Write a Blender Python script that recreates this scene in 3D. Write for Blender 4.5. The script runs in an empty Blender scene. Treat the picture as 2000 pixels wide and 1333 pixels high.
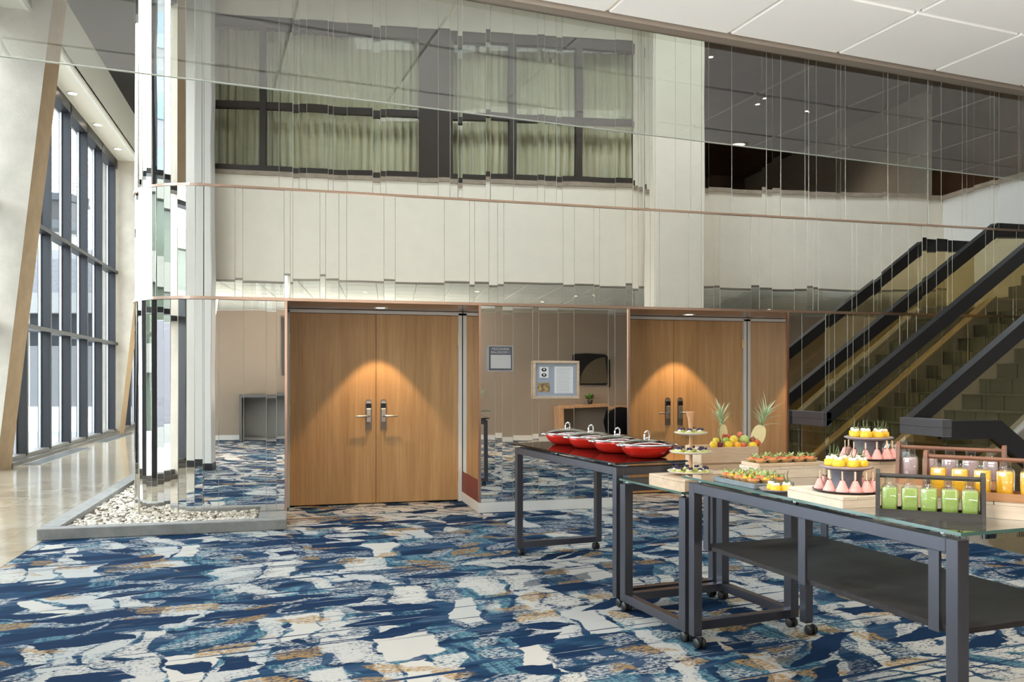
import bpy, math, random
from mathutils import Vector, Matrix
random.seed(7)
sc = bpy.context.scene
COL = sc.collection
R = math.radians
CAMZ, F, HZ, TH = 1.39, 1620.0, 742.0, R(14.7)
CT, ST = math.cos(TH), math.sin(TH)

# ------------------------------------------------------------------ camera, sky, sun, exposure
cam = bpy.data.cameras.new('camera')
cam.sensor_width = 36.0
cam.lens = F / 2000 * 36.0
cam.shift_y = (HZ - 666.5) / 2000
cam.clip_start, cam.clip_end = 0.05, 600
camo = bpy.data.objects.new('camera', cam)
COL.objects.link(camo)
camo.location = (0, 0, CAMZ)
camo.rotation_euler = (R(90), 0, -TH)
sc.camera = camo

w = bpy.data.worlds.new('sky')
sc.world = w
w.use_nodes = True
nt = w.node_tree
nt.nodes.clear()
wo = nt.nodes.new('ShaderNodeOutputWorld')
bg = nt.nodes.new('ShaderNodeBackground')
tc = nt.nodes.new('ShaderNodeTexCoord')
mp = nt.nodes.new('ShaderNodeMapping')
mp.inputs['Scale'].default_value = (1.6, 1.6, 4.0)
nz = nt.nodes.new('ShaderNodeTexNoise')
nz.inputs['Scale'].default_value = 2.2
nz.inputs['Detail'].default_value = 5
cr = nt.nodes.new('ShaderNodeValToRGB')
cr.color_ramp.elements[0].position = 0.38
cr.color_ramp.elements[0].color = (0.74, 0.87, 1.0, 1)
cr.color_ramp.elements[1].position = 0.56
cr.color_ramp.elements[1].color = (1.0, 0.98, 0.95, 1)
nt.links.new(tc.outputs['Generated'], mp.inputs['Vector'])
nt.links.new(mp.outputs['Vector'], nz.inputs['Vector'])
nt.links.new(nz.outputs['Fac'], cr.inputs['Fac'])
nt.links.new(cr.outputs['Color'], bg.inputs['Color'])
bg.inputs['Strength'].default_value = 12.0
nt.links.new(bg.outputs['Background'], wo.inputs['Surface'])

sc.view_settings.view_transform = 'Standard'
sc.view_settings.look = 'None'
sc.view_settings.gamma = 1
sc.view_settings.use_curve_mapping = False
sc.view_settings.exposure = 0.12
sc.cycles.max_bounces = 12
sc.cycles.diffuse_bounces = 5
sc.cycles.glossy_bounces = 8
sc.cycles.transparent_max_bounces = 24
sc.cycles.sample_clamp_indirect = 5.0
sc.cycles.caustics_refractive = False
sc.cycles.use_denoising = True


def lamp_area(loc, rot, sx, sy, e, col):
    l = bpy.data.lights.new('added_fill_light', 'AREA')
    l.shape = 'RECTANGLE'
    l.size, l.size_y = sx, sy
    l.energy = e
    l.color = col
    o = bpy.data.objects.new('added_fill_light', l)
    COL.objects.link(o)
    o.location, o.rotation_euler = loc, rot
    return o


# area light added beside the camera, bounced off the low ceiling to brighten it
lamp_area((1.0, -0.2, 0.9), (R(180), 0, 0), 1.8, 1.0, 270, (1, 0.95, 0.88))


f = lamp_area((-2.0, 0.5, 2.3), (0, 0, 0), 1.3, 1.3, 105, (1, 0.95, 0.88))  # unseen fill light added at the left, aimed at the tables
f.rotation_euler = (Vector((2.4, 5.2, 0.9)) - f.location).to_track_quat('-Z', 'Y').to_euler()


def portal(loc, rot, sx, sy):
    l = bpy.data.lights.new('window_daylight', 'AREA')
    l.shape = 'RECTANGLE'
    l.size, l.size_y = sx, sy
    l.cycles.is_portal = True
    o = bpy.data.objects.new('window_daylight', l)
    COL.objects.link(o)
    o.location, o.rotation_euler = loc, rot
    return o


# ------------------------------------------------------------------ helpers
def ray(px):
    k = (px - 1000) / F
    return CT * k + ST, CT - ST * k


def P(px, d):
    a, b = ray(px)
    return a * d, b * d


def on(px, py, z):
    return P(px, (CAMZ - z) * F / (py - HZ))


def u_at(px, D):
    a, b = ray(px)
    return D * a / b


def zat(px, py, D):
    a, b = ray(px)
    return CAMZ + (HZ - py) * (D / b) / F


class MB:
    def __init__(s):
        s.v, s.f, s.m, s.sm = [], [], [], []

    def add(s, vs, fs, mat=0, smooth=False, T=None):
        o = len(s.v)
        for p in vs:
            p = Vector(p)
            s.v.append(tuple(T @ p) if T is not None else tuple(p))
        for f in fs:
            s.f.append([o + i for i in f])
            s.m.append(mat)
            s.sm.append(smooth)
        return s

    def box(s, x0, x1, y0, y1, z0, z1, mat=0, T=None, bev=0.0):
        if bev:
            b = bev
            vs = []
            for (xa, ya, za) in ((0, 1, 1), (1, 0, 1), (1, 1, 0)):
                for sx in (0, 1):
                    for sy in (0, 1):
                        for sz in (0, 1):
                            vs.append(((x1 - b * xa) if sx else (x0 + b * xa),
                                       (y1 - b * ya) if sy else (y0 + b * ya),
                                       (z1 - b * za) if sz else (z0 + b * za)))
            def I(g, sx, sy, sz): return g * 8 + sx * 4 + sy * 2 + sz
            fs = []
            for q in (0, 1):
                fs.append([I(0, q, a, c) for a, c in ((0, 0), (0, 1), (1, 1), (1, 0))][::1 if not q else -1])
                fs.append([I(1, a, q, c) for a, c in ((0, 0), (1, 0), (1, 1), (0, 1))][::1 if not q else -1])
                fs.append([I(2, a, c, q) for a, c in ((0, 0), (0, 1), (1, 1), (1, 0))][::1 if not q else -1])
            for a in (0, 1):
                for c in (0, 1):
                    f = [I(0, a, c, 0), I(0, a, c, 1), I(1, a, c, 1), I(1, a, c, 0)]
                    fs.append(f if a == c else f[::-1])
                    f = [I(0, a, 0, c), I(0, a, 1, c), I(2, a, 1, c), I(2, a, 0, c)]
                    fs.append(f[::-1] if a == c else f)
                    f = [I(1, 0, a, c), I(1, 1, a, c), I(2, 1, a, c), I(2, 0, a, c)]
                    fs.append(f if a == c else f[::-1])
                    for e in (0, 1):
                        f = [I(0, a, c, e), I(1, a, c, e), I(2, a, c, e)]
                        fs.append(f if (a + c + e) % 2 == 1 else f[::-1])
            return s.add(vs, fs, mat, False, T)
        vs = [(x0, y0, z0), (x1, y0, z0), (x1, y1, z0), (x0, y1, z0), (x0, y0, z1), (x1, y0, z1), (x1, y1, z1), (x0, y1, z1)]
        fs = [(0, 3, 2, 1), (4, 5, 6, 7), (0, 1, 5, 4), (1, 2, 6, 5), (2, 3, 7, 6), (3, 0, 4, 7)]
        return s.add(vs, fs, mat, False, T)

    def hexa(s, pts, mat=0, T=None):
        fs = [(0, 3, 2, 1), (4, 5, 6, 7), (0, 1, 5, 4), (1, 2, 6, 5), (2, 3, 7, 6), (3, 0, 4, 7)]
        return s.add(pts, fs, mat, False, T)

    def prism(s, poly, a0, a1, axis='z', mat=0, T=None):
        n = len(poly)
        def mk(p, a):
            return {'z': (p[0], p[1], a), 'y': (p[0], a, p[1]), 'x': (a, p[0], p[1])}[axis]
        vs = [mk(p, a0) for p in poly] + [mk(p, a1) for p in poly]
        fs = [list(range(n))[::-1], list(range(n, 2 * n))]
        for i in range(n):
            j = (i + 1) % n
            fs.append((i, j, n + j, n + i))
        if axis == 'y':
            fs = [list(f)[::-1] for f in fs]
        return s.add(vs, fs, mat, False, T)

    def lathe(s, prof, seg=24, c=(0, 0, 0), mat=0, smooth=True, T=None):
        vs, fs = [], []
        n = len(prof)
        for i in range(seg):
            a = 2 * math.pi * i / seg
            for r, z in prof:
                vs.append((c[0] + r * math.cos(a), c[1] + r * math.sin(a), c[2] + z))
        for i in range(seg):
            j = (i + 1) % seg
            for k in range(n - 1):
                fs.append((i * n + k, j * n + k, j * n + k + 1, i * n + k + 1))
        return s.add(vs, fs, mat, smooth, T)

    def sph(s, c, r, sx=1, sy=1, sz=1, seg=14, rings=9, mat=0, T=None):
        vs, fs = [(c[0], c[1], c[2] - r * sz)], []
        for j in range(1, rings):
            t = -math.pi / 2 + math.pi * j / rings
            for i in range(seg):
                a = 2 * math.pi * i / seg
                vs.append((c[0] + r * sx * math.cos(t) * math.cos(a), c[1] + r * sy * math.cos(t) * math.sin(a), c[2] + r * sz * math.sin(t)))
        vs.append((c[0], c[1], c[2] + r * sz))
        L = len(vs) - 1
        for i in range(seg):
            j = (i + 1) % seg
            fs.append((0, 1 + j, 1 + i))
            for k in range(rings - 2):
                a, b = 1 + k * seg, 1 + (k + 1) * seg
                fs.append((a + i, a + j, b + j, b + i))
            q = 1 + (rings - 2) * seg
            fs.append((q + i, q + j, L))
        return s.add(vs, fs, mat, True, T)

    def tube(s, pts, r, seg=8, mat=0, T=None, caps=True):
        pts = [Vector(p) for p in pts]
        vs, fs = [], []
        n = len(pts)
        rr = r if isinstance(r, (list, tuple)) else [r] * n
        for i, p in enumerate(pts):
            d = (pts[min(i + 1, n - 1)] - pts[max(i - 1, 0)]).normalized()
            a = Vector((0, 0, 1)) if abs(d.z) < 0.9 else Vector((1, 0, 0))
            x = d.cross(a).normalized()
            y = d.cross(x).normalized()
            for k in range(seg):
                t = 2 * math.pi * k / seg
                vs.append(p + x * (rr[i] * math.cos(t)) + y * (rr[i] * math.sin(t)))
        for i in range(n - 1):
            for k in range(seg):
                l = (k + 1) % seg
                fs.append((i * seg + k, i * seg + l, (i + 1) * seg + l, (i + 1) * seg + k))
        s.add(vs, fs, mat, True, T)
        if caps:
            s.add(vs[:seg], [list(range(seg))[::-1]], mat, False, T)
            s.add(vs[-seg:], [list(range(seg))], mat, False, T)
        return s

    def mesh(s, name, mats):
        me = bpy.data.meshes.new(name)
        me.from_pydata(s.v, [], s.f)
        if not isinstance(mats, (list, tuple)):
            mats = [mats]
        for m in mats:
            me.materials.append(m)
        me.polygons.foreach_set('material_index', s.m)
        me.polygons.foreach_set('use_smooth', s.sm)
        me.update()
        return me

    def build(s, name, mats, parent=None, loc=(0, 0, 0), rotz=0.0, kind=None):
        return link(name, s.mesh(name, mats), parent, loc, rotz, kind)


def link(name, me, parent=None, loc=(0, 0, 0), rotz=0.0, kind=None):
    o = bpy.data.objects.new(name, me)
    COL.objects.link(o)
    o.location = loc
    o.rotation_euler = (0, 0, rotz)
    if parent is not None:
        o.parent = parent
    if kind:
        o['kind'] = kind
    return o


def tag(o, label, cat, group=None, kind=None):
    o['label'], o['category'] = label, cat
    if group:
        o['group'] = group
    if kind:
        o['kind'] = kind
    return o


def thing(name, label, cat, loc=(0, 0, 0), rotz=0.0, group=None):
    o = bpy.data.objects.new(name, None)
    o.empty_display_size = 0.1
    COL.objects.link(o)
    o.location = loc
    o.rotation_euler = (0, 0, rotz)
    return tag(o, label, cat, group)


def struct(name, loc=(0, 0, 0), rotz=0.0):
    o = bpy.data.objects.new(name, None)
    COL.objects.link(o)
    o.location = loc
    o.rotation_euler = (0, 0, rotz)
    o['kind'] = 'structure'
    return o


KIDS = {}


def dup(root, loc, rotz, label, group=None, scale=1.0):
    r = root.copy()
    COL.objects.link(r)
    r.location = loc
    r.rotation_euler = (0, 0, rotz)
    r.scale = (scale,) * 3
    r['label'] = label
    if group:
        r['group'] = group
    def rec(src, dst):
        for ch in list(src.children):
            c = ch.copy()
            COL.objects.link(c)
            c.parent = dst
            rec(ch, c)
    rec(root, r)
    return r


ORD = ['first', 'second', 'third', 'fourth', 'fifth', 'sixth', 'seventh', 'eighth', 'ninth', 'tenth', 'eleventh', 'twelfth', 'thirteenth', 'fourteenth']


# ------------------------------------------------------------------ materials
def mat(name):
    m = bpy.data.materials.new(name)
    m.use_nodes = True
    return m, m.node_tree, m.node_tree.nodes['Principled BSDF']


def N(nt, kind, **kw):
    n = nt.nodes.new(kind)
    for k, v in kw.items():
        if k in n.inputs:
            n.inputs[k].default_value = v
        else:
            setattr(n, k, v)
    return n


def simple(name, col, rough=0.5, metal=0.0, spec=0.5, bump=None, var=0.0, vscale=8.0, stretch=(1, 1, 1), coat=0.0):
    m, t, b = mat(name)
    b.inputs['Base Color'].default_value = (*col, 1)
    b.inputs['Roughness'].default_value = rough
    b.inputs['Metallic'].default_value = metal
    b.inputs['Specular IOR Level'].default_value = spec
    b.inputs['Coat Weight'].default_value = coat
    b.inputs['Coat Roughness'].default_value = 0.05
    c = N(t, 'ShaderNodeTexCoord')
    mpn = N(t, 'ShaderNodeMapping', Scale=stretch)
    t.links.new(c.outputs['Object'], mpn.inputs['Vector'])
    if var:
        n = N(t, 'ShaderNodeTexNoise', Scale=vscale, Detail=5.0, Roughness=0.6)
        t.links.new(mpn.outputs['Vector'], n.inputs['Vector'])
        r = N(t, 'ShaderNodeValToRGB')
        r.color_ramp.elements[0].position, r.color_ramp.elements[1].position = 0.3, 0.7
        r.color_ramp.elements[0].color = (*[max(0, x * (1 - var)) for x in col], 1)
        r.color_ramp.elements[1].color = (*[min(1, x * (1 + var)) for x in col], 1)
        t.links.new(n.outputs['Fac'], r.inputs['Fac'])
        t.links.new(r.outputs['Color'], b.inputs['Base Color'])
    if bump:
        n2 = N(t, 'ShaderNodeTexNoise', Scale=bump[0], Detail=4.0)
        t.links.new(mpn.outputs['Vector'], n2.inputs['Vector'])
        bp = N(t, 'ShaderNodeBump', Strength=bump[1], Distance=bump[2])
        t.links.new(n2.outputs['Fac'], bp.inputs['Height'])
        t.links.new(bp.outputs['Normal'], b.inputs['Normal'])
    return m


def glass(name, tint, ior=1.5, rough=0.0):
    m = bpy.data.materials.new(name)
    m.use_nodes = True
    t = m.node_tree
    t.nodes.clear()
    o = N(t, 'ShaderNodeOutputMaterial')
    mx = N(t, 'ShaderNodeMixShader')
    tr = N(t, 'ShaderNodeBsdfTransparent', Color=(*tint, 1))
    gl = N(t, 'ShaderNodeBsdfGlossy', Color=(1, 1, 1, 1), Roughness=rough)
    fr = N(t, 'ShaderNodeFresnel', IOR=ior)
    ge = N(t, 'ShaderNodeNewGeometry')
    iv = N(t, 'ShaderNodeMath', operation='SUBTRACT')
    iv.inputs[0].default_value = 1.0
    t.links.new(ge.outputs['Backfacing'], iv.inputs[1])
    m2 = N(t, 'ShaderNodeMath', operation='MULTIPLY')
    m2.use_clamp = True
    t.links.new(fr.outputs['Fac'], m2.inputs[0])
    t.links.new(iv.outputs[0], m2.inputs[1])
    m3 = N(t, 'ShaderNodeMath', operation='MULTIPLY')
    m3.use_clamp = True
    m3.inputs[1].default_value = 1.7
    t.links.new(m2.outputs[0], m3.inputs[0])
    t.links.new(m3.outputs[0], mx.inputs['Fac'])
    t.links.new(tr.outputs['BSDF'], mx.inputs[1])
    t.links.new(gl.outputs['BSDF'], mx.inputs[2])
    t.links.new(mx.outputs['Shader'], o.inputs['Surface'])
    return m


def wood(name, c1, c2, rough=0.45, scale=(9, 9, 0.5), bump=0.02, coat=0.0, spec=0.4):
    m, t, b = mat(name)
    c = N(t, 'ShaderNodeTexCoord')
    mpn = N(t, 'ShaderNodeMapping', Scale=scale)
    t.links.new(c.outputs['Object'], mpn.inputs['Vector'])
    n1 = N(t, 'ShaderNodeTexNoise', Scale=1.0, Detail=6.0, Roughness=0.62, Distortion=0.4)
    n2 = N(t, 'ShaderNodeTexNoise', Scale=6.5, Detail=4.0, Roughness=0.6)
    t.links.new(mpn.outputs['Vector'], n1.inputs['Vector'])
    t.links.new(mpn.outputs['Vector'], n2.inputs['Vector'])
    mxn = N(t, 'ShaderNodeMath', operation='MULTIPLY_ADD')
    mxn.inputs[1].default_value = 0.45
    t.links.new(n2.outputs['Fac'], mxn.inputs[0])
    sc1 = N(t, 'ShaderNodeMath', operation='MULTIPLY')
    sc1.inputs[1].default_value = 0.6
    t.links.new(n1.outputs['Fac'], sc1.inputs[0])
    t.links.new(sc1.outputs[0], mxn.inputs[2])
    r = N(t, 'ShaderNodeValToRGB')
    r.color_ramp.elements[0].position, r.color_ramp.elements[1].position = 0.36, 0.66
    r.color_ramp.elements[0].color, r.color_ramp.elements[1].color = (*c1, 1), (*c2, 1)
    t.links.new(mxn.outputs[0], r.inputs['Fac'])
    t.links.new(r.outputs['Color'], b.inputs['Base Color'])
    b.inputs['Roughness'].default_value = rough
    b.inputs['Specular IOR Level'].default_value = spec
    b.inputs['Coat Weight'].default_value = coat
    bp = N(t, 'ShaderNodeBump', Strength=0.25, Distance=bump * 0.1)
    t.links.new(mxn.outputs[0], bp.inputs['Height'])
    t.links.new(bp.outputs['Normal'], b.inputs['Normal'])
    return m


def emit(name, col, st):
    m, t, b = mat(name)
    b.inputs['Base Color'].default_value = (*col, 1)
    b.inputs['Emission Color'].default_value = (*col, 1)
    b.inputs['Emission Strength'].default_value = st
    return m


def mirror_mat():
    m, t, b = mat('mirror_glass')
    b.inputs['Base Color'].default_value = (0.90, 0.88, 0.85, 1)
    b.inputs['Metallic'].default_value = 1
    b.inputs['Roughness'].default_value = 0.0
    c = N(t, 'ShaderNodeTexCoord')
    n = N(t, 'ShaderNodeTexNoise', Scale=0.9, Detail=1.0)
    t.links.new(c.outputs['Object'], n.inputs['Vector'])
    bp = N(t, 'ShaderNodeBump', Strength=1.0, Distance=0.0022)
    t.links.new(n.outputs['Fac'], bp.inputs['Height'])
    t.links.new(bp.outputs['Normal'], b.inputs['Normal'])
    return m


def carpet_mat():
    m, t, b = mat('patterned_carpet')
    L = t.links.new
    c = N(t, 'ShaderNodeTexCoord')
    rot = N(t, 'ShaderNodeMapping', Rotation=(0, 0, R(-8)))
    L(c.outputs['Object'], rot.inputs['Vector'])

    def noise(scale_xyz, sc_=1.0, det=3.0, dist=0.0, rough=0.55, src=None):
        mm = N(t, 'ShaderNodeMapping', Scale=scale_xyz)
        L((src or rot.outputs['Vector']), mm.inputs['Vector'])
        n = N(t, 'ShaderNodeTexNoise', Scale=sc_, Detail=det, Roughness=rough, Distortion=dist)
        L(mm.outputs['Vector'], n.inputs['Vector'])
        return n

    def math(op, a, b_, clamp=False):
        n = N(t, 'ShaderNodeMath', operation=op)
        n.use_clamp = clamp
        for i, x in enumerate((a, b_)):
            if isinstance(x, (int, float)):
                n.inputs[i].default_value = x
            elif x is not None:
                L(x, n.inputs[i])
        return n.outputs[0]

    def step(x, thr, soft=0.02):
        n = N(t, 'ShaderNodeMapRange')
        n.clamp = True
        n.inputs['From Min'].default_value, n.inputs['From Max'].default_value = thr - soft, thr + soft
        L(x, n.inputs['Value'])
        return n.outputs[0]

    def mix(f, a, b_):
        n = N(t, 'ShaderNodeMix', data_type='RGBA')
        L(f, n.inputs[0]) if not isinstance(f, float) else None
        for idx, x in ((6, a), (7, b_)):
            if isinstance(x, tuple):
                n.inputs[idx].default_value = (*x, 1)
            else:
                L(x, n.inputs[idx])
        return n.outputs[2]

    sep = N(t, 'ShaderNodeSeparateXYZ')
    L(rot.outputs['Vector'], sep.inputs[0])
    X, Y = sep.outputs[0], sep.outputs[1]
    streak = noise((2.2, 26, 1), 1.0, 3.0).outputs['Fac']
    streak2 = noise((3.2, 60, 1), 1.0, 2.0).outputs['Fac']
    fine = noise((34, 80, 1), 1.0, 3.0, 0.0, 0.7).outputs['Fac']
    blob = noise((5.5, 6.5, 1), 1.0, 3.0, 0.3).outputs['Fac']
    curve = noise((2.0, 2.0, 1), 1.0, 2.0).outputs['Fac']
    slow = noise((0.8, 0.5, 1), 1.0, 2.0).outputs['Fac']
    big = noise((0.5, 0.7, 1), 1.0, 2.0).outputs['Fac']

    def cen(x, k):
        return math('MULTIPLY', math('SUBTRACT', x, 0.5), k)

    def white(a, b_, c_):
        cb = N(t, 'ShaderNodeCombineXYZ')
        for i_, x_ in enumerate((a, b_, c_)):
            if isinstance(x_, (int, float)):
                cb.inputs[i_].default_value = x_
            else:
                L(x_, cb.inputs[i_])
        wn_ = N(t, 'ShaderNodeTexWhiteNoise')
        wn_.noise_dimensions = '3D'
        L(cb.outputs[0], wn_.inputs['Vector'])
        s_ = N(t, 'ShaderNodeSeparateColor')
        L(wn_.outputs['Color'], s_.inputs[0])
        return s_.outputs

    def layer(rowh, f0, f1, seed, shear, bend):
        """woven rows cut into slanted, bent brush blocks: block randoms and the distance to the block edge"""
        yw = math('ADD', math('ADD', Y, cen(slow, 0.5)), cen(curve, 0.12))
        rf = math('ADD', math('DIVIDE', yw, rowh), seed)
        r_, tt = math('FLOOR', rf, None), math('FRACT', rf, None)
        rr_ = white(r_, seed, 1.7)
        xs = math('ADD', X, math('MULTIPLY', cen(rr_[0], shear), tt))
        xs = math('ADD', math('ADD', xs, cen(curve, bend)), math('MULTIPLY', r_, 0.377))
        fr_ = math('ADD', f0, math('MULTIPLY', rr_[1], f1))
        cf = math('MULTIPLY', xs, fr_)
        c_, ss = math('FLOOR', cf, None), math('FRACT', cf, None)
        v = white(c_, r_, seed)
        ex = math('DIVIDE', math('MINIMUM', ss, math('SUBTRACT', 1.0, ss)), fr_)
        ey = math('MULTIPLY', math('MINIMUM', tt, math('SUBTRACT', 1.0, tt)), rowh)
        return v, math('MINIMUM', ex, ey)

    # blues
    base_n = noise((2.2, 8, 1), 1.0, 4.0, 0.6).outputs['Fac']
    br = N(t, 'ShaderNodeValToRGB')
    e = br.color_ramp.elements
    e[0].position, e[0].color = 0.38, (0.0045, 0.018, 0.048, 1)
    e[1].position, e[1].color = 0.68, (0.045, 0.070, 0.120, 1)
    x = e.new(0.52)
    x.color = (0.012, 0.044, 0.092, 1)
    L(base_n, br.inputs['Fac'])
    col = br.outputs['Color']
    # teal ribbed blocks
    v, ed = layer(0.38, 2.6, 2.6, 11.0, 0.5, 0.3)
    ribs = step(noise((42, 1.5, 1), 1.0, 1.0).outputs['Fac'], 0.47, 0.06)
    tm = math('MULTIPLY', step(v[0], 0.50, 0.01), step(math('SUBTRACT', ed, cen(blob, 0.16)), 0.025, 0.006))
    tm = math('MULTIPLY', tm, math('MULTIPLY', step(fine, 0.46, 0.06), math('ADD', 0.35, math('MULTIPLY', ribs, 0.65))))
    col = mix(tm, col, (0.095, 0.195, 0.235))
    # speckled grey white blocks
    v, ed = layer(0.21, 3.0, 2.5, 23.0, 0.6, 0.4)
    gm = math('MULTIPLY', step(v[1], 0.38, 0.01), step(math('SUBTRACT', ed, cen(blob, 0.15)), 0.02, 0.006))
    gm = math('MULTIPLY', gm, step(math('ADD', fine, cen(streak2, 0.4)), 0.51, 0.03))
    col = mix(gm, col, (0.36, 0.36, 0.35))
    # cream brush blocks with worn edges
    v, ed = layer(0.50, 2.8, 3.6, 3.0, 0.75, 0.50)
    cm = math('MULTIPLY', step(math('ADD', v[0], cen(big, 0.9)), 0.49, 0.01), step(math('SUBTRACT', ed, math('ADD', cen(blob, 0.11), cen(streak, 0.045))), 0.014, 0.003))
    wear = step(math('ADD', math('ADD', fine, cen(streak2, 0.25)), math('MULTIPLY', ed, -0.8)), 0.515, 0.03)
    cm2 = math('MULTIPLY', cm, math('SUBTRACT', 1.0, math('MULTIPLY', wear, step(v[1], 0.22, 0.02))))
    cc = mix(step(v[2], 0.5, 0.3), (0.47, 0.44, 0.395), (0.41, 0.40, 0.38))
    col = mix(cm2, col, cc)
    # ochre
    v, ed = layer(0.19, 2.4, 2.6, 37.0, 0.4, 0.4)
    om = math('MULTIPLY', step(math('ADD', v[2], cen(big, 1.6)), 0.86, 0.02), step(math('SUBTRACT', ed, cen(blob, 0.12)), 0.025, 0.006))
    om = math('MULTIPLY', om, step(fine, 0.48, 0.05))
    col = mix(om, col, (0.29, 0.175, 0.065))
    # navy strokes over everything
    v, ed = layer(0.23, 1.8, 2.6, 51.0, 0.9, 0.5)
    nm = math('MULTIPLY', step(v[0], 0.80, 0.01), step(math('SUBTRACT', ed, math('ADD', cen(blob, 0.10), cen(streak, 0.06))), 0.03, 0.003))
    col = mix(nm, col, (0.005, 0.021, 0.058))
    # thin woven lines along the rows
    line = step(noise((0.5, 22, 1), 1.0, 2.0).outputs['Fac'], 0.645, 0.012)
    col = mix(line, col, (0.010, 0.032, 0.075))
    line2 = step(noise((0.8, 46, 1), 1.7, 2.0).outputs['Fac'], 0.70, 0.012)
    col = mix(line2, col, (0.40, 0.385, 0.36))
    L(col, b.inputs['Base Color'])
    b.inputs['Roughness'].default_value = 0.95
    b.inputs['Specular IOR Level'].default_value = 0.1
    pile = N(t, 'ShaderNodeTexNoise', Scale=260.0, Detail=2.0)
    L(c.outputs['Object'], pile.inputs['Vector'])
    bp = N(t, 'ShaderNodeBump', Strength=0.5, Distance=0.004)
    L(pile.outputs['Fac'], bp.inputs['Height'])
    L(bp.outputs['Normal'], b.inputs['Normal'])
    return m


def marble_mat():
    m, t, b = mat('polished_travertine')
    c = N(t, 'ShaderNodeTexCoord')
    n = N(t, 'ShaderNodeTexNoise', Scale=2.2, Detail=8.0, Roughness=0.65, Distortion=0.8)
    t.links.new(c.outputs['Object'], n.inputs['Vector'])
    r = N(t, 'ShaderNodeValToRGB')
    e = r.color_ramp.elements
    e[0].position, e[0].color = 0.3, (0.30, 0.24, 0.175, 1)
    e[1].position, e[1].color = 0.7, (0.50, 0.45, 0.37, 1)
    x = e.new(0.5)
    x.color = (0.44, 0.365, 0.265, 1)
    t.links.new(n.outputs['Fac'], r.inputs['Fac'])
    br = N(t, 'ShaderNodeTexBrick', Scale=1.0)
    br.offset = 0
    br.inputs['Brick Width'].default_value = 0.6
    br.inputs['Row Height'].default_value = 0.6
    br.inputs['Mortar Size'].default_value = 0.004
    br.inputs['Color2'].default_value = (0.93, 0.93, 0.93, 1)
    br.inputs['Color1'].default_value = (1, 1, 1, 1)
    br.inputs['Mortar'].default_value = (0.72, 0.7, 0.68, 1)
    t.links.new(c.outputs['Object'], br.inputs['Vector'])
    mx = N(t, 'ShaderNodeMix', data_type='RGBA', blend_type='MULTIPLY')
    mx.inputs[0].default_value = 1
    t.links.new(r.outputs['Color'], mx.inputs[6])
    t.links.new(br.outputs['Color'], mx.inputs[7])
    t.links.new(mx.outputs[2], b.inputs['Base Color'])
    b.inputs['Roughness'].default_value = 0.12
    b.inputs['Specular IOR Level'].default_value = 0.6
    return m


MIR = mirror_mat()
EDGE = simple('mirror_polished_edge', (0.75, 0.72, 0.62), 0.25, 0.6)
COPPER = simple('rose_gold_metal', (0.72, 0.50, 0.40), 0.28, 1.0)
CARPET = carpet_mat()
MARBLE = marble_mat()
OAK = wood('oak_veneer', (0.43, 0.238, 0.098), (0.61, 0.37, 0.172), 0.42, (9, 9, 0.35))
WHITEP = simple('white_paint', (0.74, 0.72, 0.68), 0.45)
CREAM = simple('cream_stucco', (0.78, 0.71, 0.60), 0.85, bump=(60, 0.35, 0.01), var=0.03, vscale=3)
BEIGE = simple('taupe_paint', (0.33, 0.265, 0.205), 0.8, var=0.03, vscale=2)
CONC = simple('board_concrete', (0.56, 0.50, 0.42), 0.85, bump=(30, 0.3, 0.01), var=0.12, vscale=2.5)
CONCW = simple('warm_shade_concrete', (0.40, 0.28, 0.17), 0.85, bump=(30, 0.3, 0.01), var=0.10, vscale=4)  # column side faces: the warm shade on them put into the colour
CURBM = simple('grey_concrete', (0.26, 0.25, 0.235), 0.8, bump=(40, 0.4, 0.006), var=0.18, vscale=9)
PEB = simple('cream_pebble', (0.70, 0.62, 0.52), 0.6, var=0.38, vscale=26)
GRAV = simple('dark_gravel_base', (0.16, 0.12, 0.085), 0.9, var=0.4, vscale=60)
ALU = simple('dark_anodised_mullion', (0.020, 0.021, 0.027), 0.4, 0.2)
ALUB = simple('bronze_frame', (0.035, 0.026, 0.02), 0.45, 0.2)
SOFF = simple('soffit_plaster', (0.66, 0.62, 0.53), 0.8)
FASC = simple('fascia_paint', (0.62, 0.61, 0.55), 0.7)
BLACKC = simple('dark_ceiling', (0.008, 0.0065, 0.006), 0.7)
CEIL = simple('ceiling_panel_white', (0.72, 0.72, 0.71), 0.9, bump=(160, 0.2, 0.002))
CEILJ = simple('ceiling_grid_metal', (0.62, 0.62, 0.60), 0.5)
TRIMG = simple('taupe_metal_trim', (0.30, 0.26, 0.22), 0.4, 0.5)
PANE = glass('window_pane', (0.90, 0.94, 0.95), 1.45)
BAFF = glass('tinted_baffle_glass', (0.83, 0.855, 0.82), 1.82)
TOPG = glass('green_clear_glass', (0.86, 0.94, 0.91), 1.5)
TOPE = simple('green_glass_edge', (0.07, 0.14, 0.12), 0.08, 0, 0.8)
RAILG = glass('warm_lit_bronze_glass', (0.80, 0.745, 0.60), 1.45)  # bronze tint pushed to amber, warm light put into the glass colour
BOTG = glass('bottle_glass', (0.94, 0.96, 0.96), 1.75)
LIDG = glass('lid_glass', (0.60, 0.66, 0.61), 1.6)
BLKG = simple('black_glass', (0.008, 0.007, 0.007), 0.03, 0, 0.7, coat=0.5)
RAILM = simple('charcoal_rail', (0.030, 0.029, 0.032), 0.38, 0.3)
TABM = simple('graphite_steel', (0.125, 0.127, 0.150), 0.30, 0.85)
SHELFM = wood('charcoal_shelf', (0.016, 0.014, 0.015), (0.034, 0.031, 0.033), 0.5, (1.2, 12, 12), spec=0.2)
CHROME = simple('chrome', (0.8, 0.8, 0.8), 0.1, 1)
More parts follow.
